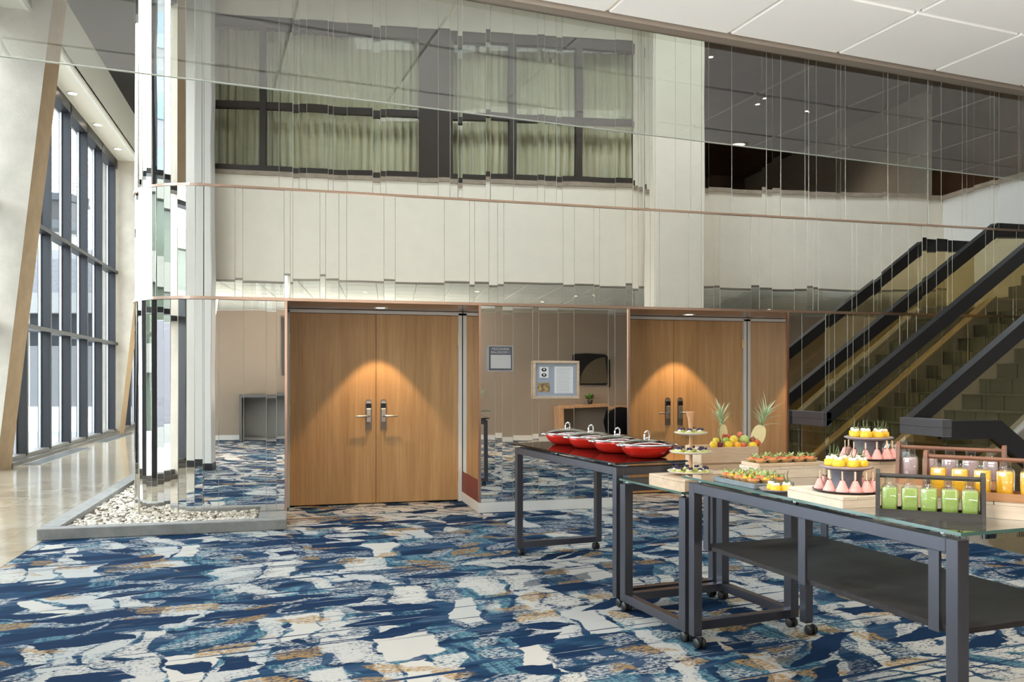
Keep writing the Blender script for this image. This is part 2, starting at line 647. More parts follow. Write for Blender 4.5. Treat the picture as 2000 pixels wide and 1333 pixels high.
STEEL = simple('satin_steel', (0.55, 0.53, 0.50), 0.3, 1)
RUBB = simple('black_rubber', (0.012, 0.012, 0.013), 0.45)
BRASS = simple('brass', (0.66, 0.47, 0.2), 0.3, 1)
RED = simple('red_enamel', (0.62, 0.022, 0.012), 0.18, 0, 0.6, coat=0.6)
MAROON = simple('maroon_plate', (0.20, 0.045, 0.04), 0.5)
TILE = simple('olive_slate_tile', (0.13, 0.132, 0.10), 0.45, 0, 0.5, bump=(25, 0.2, 0.004), var=0.35, vscale=2.2)
GROUT = simple('pale_grout', (0.42, 0.39, 0.28), 0.8)
STUC = simple('grey_stucco', (0.42, 0.38, 0.33), 0.9, bump=(70, 0.6, 0.01), var=0.08, vscale=6)
WALN = simple('brown_panel', (0.10, 0.05, 0.022), 0.5, var=0.3, vscale=3)
CURT = simple('pale_olive_curtain', (0.76, 0.65, 0.44), 0.9, var=0.06, vscale=4)
PINE = wood('pale_pine', (0.52, 0.37, 0.24), (0.70, 0.55, 0.40), 0.6, (1.6, 14, 14))
PINEL = wood('whitewashed_pine', (0.58, 0.48, 0.37), (0.72, 0.62, 0.50), 0.6, (1.6, 14, 14))
BRWD = wood('brown_caddy_wood', (0.12, 0.048, 0.028), (0.22, 0.10, 0.06), 0.4, (2, 14, 14))
ORWD = wood('orange_wood', (0.34, 0.15, 0.06), (0.46, 0.24, 0.11), 0.45, (2, 14, 14))
BKWD = wood('black_stained_wood', (0.022, 0.021, 0.021), (0.05, 0.048, 0.046), 0.5, (2, 14, 14))
BEECH = wood('beech', (0.45, 0.23, 0.11), (0.60, 0.36, 0.2), 0.45, (14, 14, 2))
CER = simple('cream_ceramic', (0.70, 0.64, 0.56), 0.3)
SLATE = simple('blue_grey_slate', (0.16, 0.19, 0.21), 0.5, var=0.2, vscale=20)
GREYC = simple('grey_stone_ceramic', (0.13, 0.135, 0.16), 0.5)
MAUVE = simple('mauve_stoneware', (0.30, 0.24, 0.24), 0.45)
DKPL = simple('dark_brown_plate', (0.035, 0.025, 0.025), 0.4)
LAMP = emit('lamp_lens', (1.0, 0.86, 0.66), 9.0)
WHITEM = simple('white_paper', (0.78, 0.79, 0.80), 0.7)
MATB = simple('blue_grey_mount', (0.36, 0.40, 0.47), 0.8)
SIGNG = simple('slate_sign', (0.10, 0.10, 0.125), 0.5)
SIGNP = simple('sign_plate', (0.52, 0.51, 0.50), 0.5)
BLACK = simple('black_lacquer', (0.006, 0.006, 0.008), 0.35)
OLIV = simple('olive_bronze', (0.095, 0.075, 0.045), 0.6, var=0.15, vscale=20)
LEAF = simple('leaf_green', (0.12, 0.26, 0.045), 0.5, var=0.3, vscale=30)

# ------------------------------------------------------------------ structure: floors
DW, DD = 8.46, 9.36          # mirror plane and door plane
EB, EPSI = 3.25, math.atan(0.112)   # edge of the low ceiling
ZC = 2.976


def eline(u):
    return EB + 0.112 * u


fl = MB()
fl.box(-2.1, 14, -9, 4.6, -0.06, 0.0)
fl.box(-2.1, 5.6, 4.6, 9.6, -0.06, 0.0)
fl.box(5.6, 14, 6.2, 9.6, -0.06, 0.0)
o = fl.build('floor', CARPET, kind='structure')
mf = MB().box(-4.75, -2.1, -9, 36, -0.06, 0.002)
mf.box(-2.1, -1.0, 9.6, 36, -0.06, 0.002)
mf.build('floor', MARBLE, kind='structure')

# planter curb and pebbles
cu = MB()
cu.box(-2.15, -0.07, 7.95, 8.08, 0.0, 0.098, bev=0.006)
cu.box(-2.15, -2.0, 8.08, 22, 0.0, 0.098)
cu.box(-0.33, -0.07, 8.08, 8.44, 0.0, 0.104, bev=0.006)
tag(cu.build('planter_curb', CURBM), 'low grey concrete curb around the white pebble bed at the mirrored corner', 'curb')
pb = MB()
DC0 = 9.19
ico_v = [(0, 0, 1), (0.894, 0, 0.447), (0.276, 0.851, 0.447), (-0.724, 0.526, 0.447), (-0.724, -0.526, 0.447), (0.276, -0.851, 0.447),
         (0.724, 0.526, -0.447), (-0.276, 0.851, -0.447), (-0.894, 0, -0.447), (-0.276, -0.851, -0.447), (0.724, -0.526, -0.447), (0, 0, -1)]
ico_f = [(0, 1, 2), (0, 2, 3), (0, 3, 4), (0, 4, 5), (0, 5, 1), (1, 6, 2), (2, 7, 3), (3, 8, 4), (4, 9, 5), (5, 10, 1), (6, 7, 2), (7, 8, 3), (8, 9, 4), (9, 10, 5), (10, 6, 1),
         (11, 7, 6), (11, 8, 7), (11, 9, 8), (11, 10, 9), (11, 6, 10)]


def pebble(x, y):
    s = random.uniform(0.010, 0.024)
    sx, sy, sz = s * random.uniform(0.9, 1.5), s * random.uniform(0.8, 1.2), s * random.uniform(0.55, 0.8)
    T = Matrix.Translation((x, y, 0.052 + random.uniform(0, 0.012))) @ Matrix.Rotation(random.uniform(0, 6.28), 4, 'Z') @ Matrix.Rotation(random.uniform(-0.5, 0.5), 4, 'X')
    pb.add([(a * sx, b_ * sy, c_ * sz) for a, b_, c_ in ico_v], ico_f, 0, True, T)


for i in range(4200):
    x, y = random.uniform(-1.98, -0.2), random.uniform(8.1, 12.5)
    if (y > DC0 and x > -1.55) or (y <= DC0 and x < -0.84 and math.hypot(x + 0.84, y - DC0) < 0.72) or (x >= -0.84 and y > 8.44):
        continue
    if x > -0.35 and y > 8.06:
        continue
    pebble(x, y)
    if y < 8.45 and random.random() < 0.9:
        pebble(random.uniform(-1.98, -0.35), random.uniform(8.1, 8.43))
MB().box(-2.0, -0.33, 8.08, 8.5, 0, 0.045).box(-2.0, -0.9, 8.5, 9.2, 0, 0.045).box(-2.0, -1.55, 9.2, 22, 0, 0.045).build('gravel_bed', GRAV, kind='structure')
po = pb.build('white_pebbles', PEB)
tag(po, 'cream and white pebbles filling the planter bed below the mirrors', 'pebbles', kind='stuff')

# ------------------------------------------------------------------ mirror wall
Z1, Z2, ZT = 2.165, 3.265, 8.0
UC, RR = -0.84, 0.73
DC = DW + RR
BACK = 0.03
wall = struct('wall_back')
bk = MB()
# solid backing with two door recesses
J = [-0.08, 1.87, 3.54, 5.51]
for (a, b_) in ((UC, J[0]), (J[1], J[2]), (J[3], 12.5)):
    bk.box(a, b_, DW + 0.012, DD + 0.2, 0.03, Z1)
for (a, b_) in ((J[0], J[1]), (J[2], J[3])):
    bk.box(a, b_, DD + 0.08, DD + 0.2, 0.0, Z1)
bk.box(UC, 12.5, DW + 0.012, DD + 0.2, Z1 + 0.012, ZT)
n = 26
poly = [(UC - (RR - 0.02) * math.sin(R(90 * i / n)), DC - (RR - 0.02) * math.cos(R(90 * i / n))) for i in range(n + 1)] + [(UC - RR + 0.02, 15), (UC, 15)]
bk.prism(poly[::-1], 0.03, ZT)
bk.build('backing', simple('mirror_backing', (0.10, 0.085, 0.07), 0.6), wall)

up = [545, 572, 584, 599, 641, 651, 678, 728, 743, 754, 816, 856, 879, 894, 903, 949, 958, 1003, 1050, 1064, 1087, 1098, 1202, 1236, 1246, 1258, 1267, 1279, 1319, 1349, 1370, 1384, 1429, 1488, 1497, 1509, 1525, 1572, 1579, 1594, 1633, 1642, 1651, 1725, 1734, 1754, 1776, 1812, 1820, 1838, 1879, 1888, 1902, 1934, 1942, 1951, 1990, 2030]
md = [459, 474, 555, 567, 572, 625, 636, 662, 677, 750, 772, 868, 917, 927, 955, 972, 984, 1100, 1122, 1160, 1171, 1222, 1235, 1247, 1270, 1279, 1288, 1345, 1370, 1394, 1406, 1467, 1483, 1508, 1551, 1576, 1588, 1598, 1664, 1673, 1706, 1721, 1742, 1774, 1793, 1801, 1810, 1829, 1851, 1860, 1925, 1940, 1948, 1985, 2020]
lo = [427, 476, 520, 540, 967, 981, 1002, 1040, 1052, 1090, 1121, 1188, 1201, 1566, 1612, 1619, 1630, 1655, 1666, 1688, 1697, 1757, 1772, 1779, 1790, 1840, 1890, 1950]
arc_px = [265.5, 271, 277.5, 286, 296, 307, 320, 333, 348, 364, 380, 396]


def arc_phi(px):
    lo_, hi_ = 0.0, R(80)
    for _ in range(40):
        m_ = (lo_ + hi_) / 2
        uu, dd = UC - RR * math.sin(m_), DC - RR * math.cos(m_)
        d = ST * uu + CT * dd
        X = CT * uu - ST * dd
        if 1000 + F * X / d > px:
            lo_ = m_
        else:
            hi_ = m_
    return (lo_ + hi_) / 2


rng = random.Random(3)


def panel(p0, p1, z0, z1, yaw, pit):
    """one bevelled strip between two plan points, tipped a hair in yaw and pitch"""
    p0, p1 = Vector((*p0, 0)), Vector((*p1, 0))
    t = (p1 - p0)
    L = t.length
    t.normalize()
    nrm = Vector((t.y, -t.x, 0))
    b = 0.0022 if L > 0.03 else 0.001
    zc = (z0 + z1) / 2
    o = MB()

    def pt(s, z, dep=0.0):
        off = yaw * (s - L / 2) + pit * (z - zc)
        q = p0 + t * s + nrm * (off + dep)
        return (q.x, q.y, z)
    g = 0.0006
    vs = [pt(b, z0, 0.0), pt(L - b, z0, 0.0), pt(L - b, z1, 0.0), pt(b, z1, 0.0),
          pt(g, z0, -0.002), pt(L - g, z0, -0.002), pt(L - g, z1, -0.002), pt(g, z1, -0.002),
          pt(g, z0, -0.010), pt(L - g, z0, -0.010), pt(L - g, z1, -0.010), pt(g, z1, -0.010)]
    o.add(vs, [(0, 1, 2, 3)], 0)
    o.add(vs, [(4, 0, 3, 7), (1, 5, 6, 2), (8, 4, 7, 11), (5, 9, 10, 6), (9, 8, 11, 10), (4, 5, 1, 0), (3, 2, 6, 7), (8, 9, 5, 4), (7, 6, 10, 11)], 1)
    o.build('mirror_panel', [MIR, EDGE], wall)


def jit(width, big):
    s = 0.0016 if width > 0.12 else (0.0045 if width > 0.06 else 0.008)
    return rng.gauss(0, s * 0.8), rng.gauss(0, s * big)


def tier(us, z0, z1, big):
    for a, b_ in zip(us[:-1], us[1:]):
        if b_ - a < 0.004:
            continue
        y_, p_ = jit(b_ - a, big)
        panel((a, DW), (b_, DW), z0, z1, y_, p_)


wu = [UC] + [u_at(p, DW) for p in up] + [10.9, 11.3, 11.8, 12.4]
wm = [UC] + [u_at(p, DW) for p in md] + [10.9, 11.3, 11.8, 12.4]
tier(wu, Z2 + 0.012, ZT, 0.55)
tier(wm, Z1 + 0.03, Z2 - 0.012, 1.0)
wl = [u_at(p, DW) for p in lo]
tier([UC] + [x for x in wl if x < J[0] - 0.03] + [J[0] - 0.012], 0.05, Z1 - 0.004, 0.6)
tier([J[1] + 0.012] + [x for x in wl if J[1] + 0.03 < x < J[2] - 0.03] + [J[2] - 0.012], 0.108, Z1 - 0.004, 0.6)
tier([J[3] + 0.012] + [x for x in wl if J[3] + 0.03 < x] + [9.4, 10.1, 10.9, 11.6, 12.4], 0.108, Z1 - 0.004, 0.6)
phis = [0.0] + sorted(arc_phi(p) for p in arc_px) + [R(78), R(90)]
for z0, z1 in ((0.05, Z1 - 0.004), (Z1 + 0.03, Z2 - 0.012), (Z2 + 0.012, ZT)):
    jj = 0.0 if z0 < 1 else 0.012
    ph = [phis[0]] + [p + rng.uniform(-jj, jj) for p in phis[1:-1]] + [phis[-1]]
    for a, b_ in zip(ph[:-1], ph[1:]):
        if b_ - a < 0.01:
            continue
        panel((UC - RR * math.sin(b_), DC - RR * math.cos(b_)), (UC - RR * math.sin(a), DC - RR * math.cos(a)), z0, z1, rng.gauss(0, 0.012), rng.gauss(0, 0.004))
    for k in range(6):
        panel((UC - RR, DC + 0.3 * (k + 1)), (UC - RR, DC + 0.3 * k), z0, z1, 0, 0)

# rose gold rails
def rail_strip(name, z0, z1, dep, u1=12.5):
    pts = [(u1, DW), (UC, DW)] + [(UC - RR * math.sin(R(5 * i)), DC - RR * math.cos(R(5 * i))) for i in range(1, 19)] + [(UC - RR, DC + 1.8)]
    o = MB()
    n_ = len(pts)
    vs = []
    for i, p in enumerate(pts):
        a, c_ = Vector(pts[max(0, i - 1)]), Vector(pts[min(n_ - 1, i + 1)])
        t = (c_ - a).normalized()
        nn = Vector((-t.y, t.x))
        q = Vector(p) + nn * dep
        r_ = Vector(p) - nn * 0.012
        vs += [(q.x, q.y, z0), (q.x, q.y, z1), (r_.x, r_.y, z1), (r_.x, r_.y, z0)]
    fs = []
    for i in range(n_ - 1):
        for k in range(4):
            l = (k + 1) % 4
            fs.append((i * 4 + k, i * 4 + l, i * 4 + 4 + l, i * 4 + 4 + k))
    o.add(vs, fs)
    return o.build(name, COPPER, kind='structure')


rail_strip('trim_1', Z1, Z1 + 0.028, 0.016)
rail_strip('trim_2', Z2 - 0.011, Z2 + 0.011, 0.014)
vt = MB()
for a in J:
    vt.box(a - 0.012, a + 0.012, DW - 0.014, DW + 0.02, 0.11 if a > 0 else 0.104, Z1)
vt.build('trim_3', COPPER, kind='structure')
bb = MB()
bb.box(J[1], J[2], DW - 0.012, DW + 0.012, 0.0, 0.104)
bb.box(J[1] - 0.012, J[1], DW - 0.012, DD, 0.0, 0.104)
bb.box(J[2], J[2] + 0.012, DW - 0.012, DD, 0.0, 0.104)
bb.box(J[3], 5.62, DW - 0.012, DW + 0.012, 0.0, 0.104)
bb.box(J[3] - 0.012, J[3], DW - 0.012, DD, 0.0, 0.104)
bb.build('baseboard_back', WHITEP, kind='structure')

# ------------------------------------------------------------------ double doors in the recesses
def lever_lock(side):
    """lock escutcheon with card reader and lever; side -1 lever points left"""
    pl = MB()
    pl.prism([(-0.034, -0.22), (0.034, -0.22), (0.034, 0.06), (0.026, 0.10), (0.0, 0.115), (-0.026, 0.10), (-0.034, 0.06)][::1], -0.012, 0.0, 'y')
    return pl


def double_door(idx, a, b_, label1):
    root = struct('door_%d' % idx, (0, 0, 0))
    fr = MB()
    z_top = 2.125
    la, lb = a + 0.03, b_ - 0.055
    fr.box(a + 0.001, la, DD - 0.03, DD + 0.08, 0, z_top + 0.03)
    fr.box(lb, b_ - 0.014, DD - 0.03, DD + 0.08, 0, z_top + 0.03)
    fr.box(a + 0.001, b_ - 0.014, DD - 0.03, DD + 0.08, z_top, Z1 - 0.006)
    fr.box(a + 0.001, b_ - 0.014, DD - 0.05, DD - 0.03, z_top + 0.022, Z1 - 0.006)
    fr.build('door_frame', WHITEP, root)
    midu = (la + lb) / 2
    for k, (x0, x1) in enumerate(((la, midu - 0.002), (midu + 0.002, lb))):
        lf = MB().box(x0, x1, DD, DD + 0.045, 0.012, z_top - 0.004, bev=0.003).build('door_leaf', OAK, root)
        hx = x0 if k == 0 else x1
        for z in (0.28, 1.06, 1.84):
            MB().tube([(hx, DD - 0.008, z - 0.055), (hx, DD - 0.008, z + 0.055)], 0.009).build('hinge', BRASS, lf)
        lx = midu - 0.10 if k == 0 else midu + 0.045 + 0.03
        lx = midu + (-0.082 if k == 0 else 0.082)
        zc = 1.02
        pl = MB().prism([(lx - 0.035, zc - 0.19), (lx + 0.035, zc - 0.19), (lx + 0.035, zc + 0.12), (lx + 0.02, zc + 0.15), (lx - 0.02, zc + 0.15), (lx - 0.035, zc + 0.12)][::1], DD - 0.010, DD, 'y')
        pl.build('lock_plate', simple('bronze_lock_plate', (0.26, 0.21, 0.17), 0.35, 0.8), lf)
        lk = MB().box(lx - 0.029, lx + 0.029, DD - 0.032, DD - 0.010, zc - 0.11, zc + 0.05, bev=0.008)
        lk.prism([(lx - 0.031, zc + 0.105), (lx + 0.031, zc + 0.105), (lx + 0.02, zc + 0.13), (lx - 0.02, zc + 0.13)], DD - 0.032, DD - 0.010, 'y')
        lk.build('lock_case', STEEL, lf)
        MB().box(lx - 0.027, lx + 0.027, DD - 0.024, DD - 0.010, zc + 0.05, zc + 0.105).build('card_reader', BLACK, lf)
        s_ = -1 if k == 0 else 1
        MB().tube([(lx, DD - 0.03, zc - 0.035), (lx, DD - 0.065, zc - 0.035), (lx + s_ * 0.02, DD - 0.075, zc - 0.035), (lx + s_ * 0.15, DD - 0.072, zc - 0.037)], [0.012, 0.012, 0.011, 0.009]).build('lever_handle', STEEL, lf)
    # mirror lined reveals and soffit
    MB().box(a + 0.0005, a + 0.008, DW + 0.02, DD - 0.05, 0.0, Z1).build('reveal_mirror', MIR, root)
    MB().box(b_ - 0.008, b_ - 0.0005, DW + 0.02, DD - 0.03, 0.104, Z1).build('reveal_mirror', MIR, root)
    MB().box(b_ - 0.009, b_ - 0.008, DW + 0.02, DD - 0.03, 0.104, 0.34).build('kick_plate', MAROON, root)
    MB().box(a, b_, DW, DD + 0.08, Z1, Z1 + 0.012).build('soffit', simple('bronze_soffit', (0.45, 0.33, 0.26), 0.25, 0.8), root)
    # downlight in the soffit
    cu_, cd = (a + b_) / 2, DW + 0.52
    t = thing('downlight', label1, 'light', (cu_, cd, Z1))
    MB().lathe([(0.085, 0.0), (0.085, -0.008), (0.06, -0.008), (0.055, 0.0)], 24).build('trim_ring', WHITEP, t)
    MB().lathe([(0.056, -0.003), (0.0, -0.003)], 24).build('lens', LAMP, t)
    l = bpy.data.lights.new('spot', 'SPOT')
    l.energy = 70
    l.color = (1.0, 0.66, 0.34)
    l.spot_size = R(72)
    l.spot_blend = 0.25
    l.shadow_soft_size = 0.02
    lo_ = bpy.data.objects.new('spot', l)
    COL.objects.link(lo_)
    lo_.location = (0, 0, -0.02)
    lo_.parent = t


double_door(1, J[0], J[1], 'recessed downlight above the left oak double door')
double_door(2, J[2], J[3], 'recessed downlight above the right oak double door')

# sign and framed certificate fixed on the mirror
def facing_text(body, size, parent, loc, m):
    cu_ = bpy.data.curves.new('lettering', 'FONT')
    cu_.body = body
    cu_.size = size
    cu_.align_x = 'CENTER'
    cu_.extrude = 0.0006
    cu_.materials.append(m)
    tmp = bpy.data.objects.new('lettering_curve', cu_)
    me = bpy.data.meshes.new_from_object(tmp)
    bpy.data.objects.remove(tmp)
    me.name = 'lettering'
    o = bpy.data.objects.new('lettering', me)
    COL.objects.link(o)
    o.location = loc
    o.rotation_euler = (R(90), 0, 0)
    o.parent = parent
    return o


sx0, sx1 = u_at(953, DW - 0.04), u_at(1002, DW - 0.04)
sz1, sz0 = 1.745, 1.478
t = thing('room_sign', 'square slate grey room sign with pale plate fixed to the mirror', 'sign', ((sx0 + sx1) / 2, DW - 0.035, (sz0 + sz1) / 2))
hw, hh = (sx1 - sx0) / 2, (sz1 - sz0) / 2
MB().box(-hw, hw, -0.004, 0.030, -hh, hh).build('panel', SIGNG, t)
b_ = MB()
for q in ((-hw, hw, -hh, -hh + 0.007), (-hw, hw, hh - 0.007, hh), (-hw, -hw + 0.007, -hh, hh), (hw - 0.007, hw, -hh, hh)):
    b_.box(q[0], q[1], -0.007, -0.004, q[2], q[3])
b_.build('border', SIGNP, t)
MB().box(-hw * 0.78, hw * 0.82, -0.007, -0.004, -hh * 0.78, hh * 0.28).build('insert_plate', SIGNP, t)
facing_text('MEZZANINE', 0.034, t, (0, -0.005, hh * 0.66), SIGNP)
facing_text('BALLROOM 1', 0.034, t, (0, -0.005, hh * 0.40), SIGNP)

fx0, fx1 = u_at(1041, DW - 0.03), u_at(1131, DW - 0.03)
fz0, fz1 = 1.184, 1.59
t = thing('framed_certificate', 'wooden framed document with blue mount hung on the mirror', 'picture', ((fx0 + fx1) / 2, DW - 0.02, (fz0 + fz1) / 2))
hw, hh = (fx1 - fx0) / 2, (fz1 - fz0) / 2
f_ = MB()
for (x0, x1, z0, z1) in ((-hw, hw, hh - 0.028, hh), (-hw, hw, -hh, -hh + 0.028), (-hw, -hw + 0.028, -hh + 0.028, hh - 0.028), (hw - 0.028, hw, -hh + 0.028, hh - 0.028)):
    f_.box(x0, x1, -0.028, 0.008, z0, z1, bev=0.005)
f_.build('frame', PINE, t)
MB().box(-hw + 0.028, hw - 0.028, -0.006, 0.006, -hh + 0.028, hh - 0.028).build('mount', MATB, t)
MB().box(-0.02, 0.19, -0.009, -0.006, -hh + 0.06, hh - 0.06).build('document', WHITEM, t)
ln = MB()
for i in range(16):
    ln.box(0.005, 0.165 - (i % 3) * 0.01, -0.010, -0.009, hh - 0.085 - i * 0.0165, hh - 0.088 - i * 0.0165)
ln.build('text_lines', simple('ink', (0.35, 0.36, 0.37), 0.8), t, kind='stuff')
MB().box(-0.185, -0.085, -0.009, -0.006, 0.02, 0.14).build('portrait_photo', WHITEM, t)
pp = MB()
for z in (0.108, 0.052):
    pp.sph((-0.135, -0.009, z), 0.022, 1.3, 0.12, 0.9, 12, 6)
    pp.sph((-0.135, -0.011, z + 0.002), 0.010, 1.0, 0.15, 1.2, 10, 6, 1)
pp.build('portrait_print', [BLACK, CER], t)
MB().box(-0.205, -0.07, -0.009, -0.006, -0.125, -0.03).build('landscape_photo', simple('sepia_print', (0.35, 0.24, 0.11), 0.7, var=0.8, vscale=30), t)

# ------------------------------------------------------------------ left glass wall and concrete columns
UG = -4.4
HEADZ = 7.03


def slant(z):
    return 0.107 * z


def column(D0, label):
    z1 = 8.6
    pts = []
    for z in (0.0, z1):
        ui, uo = -4.36 + slant(z), -4.95 + slant(z) * 0.2
        pts += [(uo, D0, z), (ui, D0, z), (ui, D0 + 0.7, z), (uo, D0 + 0.7, z)]
    o = MB()
    o.add(pts, [(0, 3, 2, 1), (4, 5, 6, 7), (0, 1, 5, 4), (2, 3, 7, 6), (3, 0, 4, 7)], 0)
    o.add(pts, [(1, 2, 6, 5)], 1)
    tag(o.build('concrete_column', [CONC, CONCW]), label, 'column', 'leaning concrete columns along the glass wall')


column(5.0, 'leaning concrete column of the glass wall beside the camera')
column(14.1, 'leaning concrete column at the left edge, nearest in view')
column(23.2, 'leaning concrete column at the far end of the tall window')


def glazing(idx, D0, D1, muls):
    root = struct('window_%d' % idx)
    for D in muls:
        MB().box(UG - 0.22, UG, D - 0.035, D + 0.035, 0.1, HEADZ).build('mullion', ALU, root)
        MB().box(UG - 0.20, UG - 0.16, D - 0.075, D - 0.035, 0.1, HEADZ).build('glazing_bead', simple('pale_bead', (0.45, 0.46, 0.5), 0.4, 0.4) if 'pale_bead' not in bpy.data.materials else bpy.data.materials['pale_bead'], root)
    for z in (2.27, 4.10):
        MB().box(UG - 0.2, UG + 0.012, D0, D1, z, z + 0.075).build('transom', ALU, root)
    MB().box(UG - 0.22, UG, D0, D1, HEADZ - 0.22, HEADZ).build('head_rail', ALU, root)
    MB().box(UG - 0.26, UG + 0.06, D0, D1, 0.0, 0.06).box(UG - 0.24, UG - 0.02, D0, D1, 0.06, 0.13).build('sill', simple('sill_metal', (0.16, 0.15, 0.14), 0.4, 0.4) if 'sill_metal' not in bpy.data.materials else bpy.data.materials['sill_metal'], root)
    ed = [D0] + list(muls) + [D1]
    for a, b_ in zip(ed[:-1], ed[1:]):
        if b_ - a < 0.2:
            continue
        MB().box(UG - 0.185, UG - 0.175, a + 0.03, b_ - 0.03, 0.12, HEADZ - 0.2).build('glass_pane', PANE, root)


glazing(1, -8.5, 5.0, [-7.2 + 1.43 * i for i in range(9)])
glazing(2, 5.7, 14.1, [7.1 + 1.43 * i for i in range(5)])
glazing(3, 14.8, 23.2, [15.79, 17.2, 18.62, 20.03, 21.46, 22.95])
glazing(4, 23.9, 34.0, [25.0 + 1.43 * i for i in range(7)])
for a, b_ in ((-8.5, 5.0), (5.7, 14.1), (14.8, 23.2), (23.9, 34)):
    portal((UG + 0.2, (a + b_) / 2, 3.6), (0, R(-90), 0), 7.0, b_ - a)

sf = MB()
sf.box(-4.85, -3.87, -8.5, 34, HEADZ, HEADZ + 0.1)
sf.build('ceiling_soffit', SOFF, kind='structure')
fa = MB()
fa.prism([(-3.97, HEADZ - 0.0), (-3.90, HEADZ - 0.02), (-3.87, HEADZ + 0.06), (-3.87, HEADZ + 0.10), (-3.97, HEADZ + 0.10)], -8.5, 34, 'y')
fa.build('trim_4', WHITEP, kind='structure')
MB().box(-3.95, -3.88, -8.5, 34, HEADZ + 0.1, 8.06).build('wall_fascia', FASC, kind='structure')
MB().box(-4.85, -4.62, -8.5, 34, HEADZ + 0.1, 8.6).build('wall_left', CONC, kind='structure')
for i, (px, py) in enumerate(((315 / 2.222, 405 / 2.222), (424 / 2.222, 541 / 2.222), (512 / 2.222, 646 / 2.222), (90, 109))):
    d = (HEADZ - CAMZ) * F / (HZ - py)
    u, D = P(px, d)
    t = thing('downlight', 'round downlight in the cream soffit over the tall window, ' + ('third from the far end', 'second from the far end', 'nearest the far end', 'nearest the camera')[i], 'light', (max(u, -4.5), D, HEADZ), 0, 'soffit downlights over the glass wall')
    MB().lathe([(0.11, 0.0), (0.11, -0.012), (0.085, -0.012), (0.08, 0.0)], 20).build('trim_ring', WHITEP, t)
    MB().lathe([(0.082, -0.004), (0.0, -0.004)], 20).build('lens', LAMP, t)
KX0, KX1, KY0, KY1 = 0.4, 10.4, 5.5, 6.8     # unseen rooflight, added to brighten the hall
rb = MB().box(-3.88, 14, KY1, 36, 8.05, 8.15).box(-3.88, 14, 2.6, KY0, 8.05, 8.15).box(-3.88, KX0, KY0, KY1, 8.05, 8.15).box(KX1, 14, KY0, KY1, 8.05, 8.15)
rb.build('ceiling', BLACKC, kind='structure')
sk = struct('window_6')
for i in range(9):
    x = KX0 + (KX1 - KX0) * i / 8
    MB().box(x - 0.04, x + 0.04, KY0, KY1, 8.05, 8.22).build('added_rooflight_bar', WHITEP, sk)
    if i < 8:
        MB().box(x + 0.04, x + (KX1 - KX0) / 8 - 0.04, KY0, KY1, 8.16, 8.17).build('glass_pane', PANE, sk)
portal(((KX0 + KX1) / 2, (KY0 + KY1) / 2, 8.0), (0, 0, 0), KX1 - KX0, KY1 - KY0)  # sampling portal below the added rooflight
MB().box(-1.5, -1.3, 15, 34, 0, 8.04).build('wall_inner', CREAM, kind='structure')  # unseen closing wall, added to stop sky light flooding in from the right
MB().box(-6, 2, 34, 34.3, 0, 8.2).build('wall_far', CREAM, kind='structure')
for i, (a, b_, lab) in enumerate(((15.0, 18.4, 'long flush floor grille beside the tall window'), (20.0, 23.0, 'flush floor grille near the far concrete column'))):
    t = thing('floor_grille', lab, 'vent', (-4.13, (a + b_) / 2, 0.002))
    L_ = (b_ - a) / 2
    MB().box(-0.15, 0.15, -L_, L_, 0, 0.006).build('frame', simple('grille_grey', (0.33, 0.32, 0.31), 0.4, 0.4), t)
    g = MB()
    for k in range(8):
        g.box(-0.12 + k * 0.032, -0.102 + k * 0.032, -L_ + 0.03, L_ - 0.03, 0.006, 0.012)
    g.build('grille_bars', simple('grille_dark', (0.12, 0.12, 0.12), 0.5, 0.4), t, kind='stuff')

# ------------------------------------------------------------------ the low ceiling, baffle and the wall seen in the mirror
E = struct('ceiling', (0, EB, 0), EPSI)
ces = MB()
ces.box(-4.4, 13, -12, -0.24, ZC + 0.03, ZC + 0.32).box(-4.4, 13, -0.24, -0.02, ZC + 0.03, ZC + 0.05)
ces.build('deck', CEILJ, E)
S, PH = 0.627, 0.054
tile_me = {}
for r_ in range(8):
    y1 = -0.52 - S * (r_ - 1) if r_ else -0.03
    y0 = -0.52 - S * r_
    hy = y1 - y0
    key = round(hy, 3)
    if key not in tile_me:
        tile_me[key] = MB().box(-S / 2 + 0.007, S / 2 - 0.007, -hy / 2 + 0.007, hy / 2 - 0.007, 0, 0.04, bev=0.006).mesh('ceiling_tile', CEIL)
    for c_ in range(-7, 21):
        link('ceiling_tile', tile_me[key], E, (PH + S * c_ + S / 2, (y0 + y1) / 2, ZC))
MB().box(-4.4, 13, -12, -0.52 - S * 7, ZC, ZC + 0.03).build('ceiling_slab', CEIL, E)

tr_ = MB()
tr_.box(-4.4, 13, -0.03, 0.02, ZC - 0.018, ZC + 0.012).box(-4.4, 13, 0.02, 0.05, ZC - 0.012, ZC + 0.010)
tr_.build('trim_5', TRIMG, None, (0, EB, 0), EPSI, 'structure')
t = thing('smoke_baffle', 'tinted glass smoke baffle hanging from the white ceiling edge', 'baffle', (0, EB, ZC), EPSI)
MB().box(-4.4, 12.9, 0.03, 0.042, -0.482, -0.018).build('glass_pane', BAFF, t)
MB().box(-4.4, 12.9, 0.029, 0.043, -0.4835, -0.482).build('polished_edge', simple('glass_edge_pale', (0.38, 0.42, 0.38), 0.3), t)

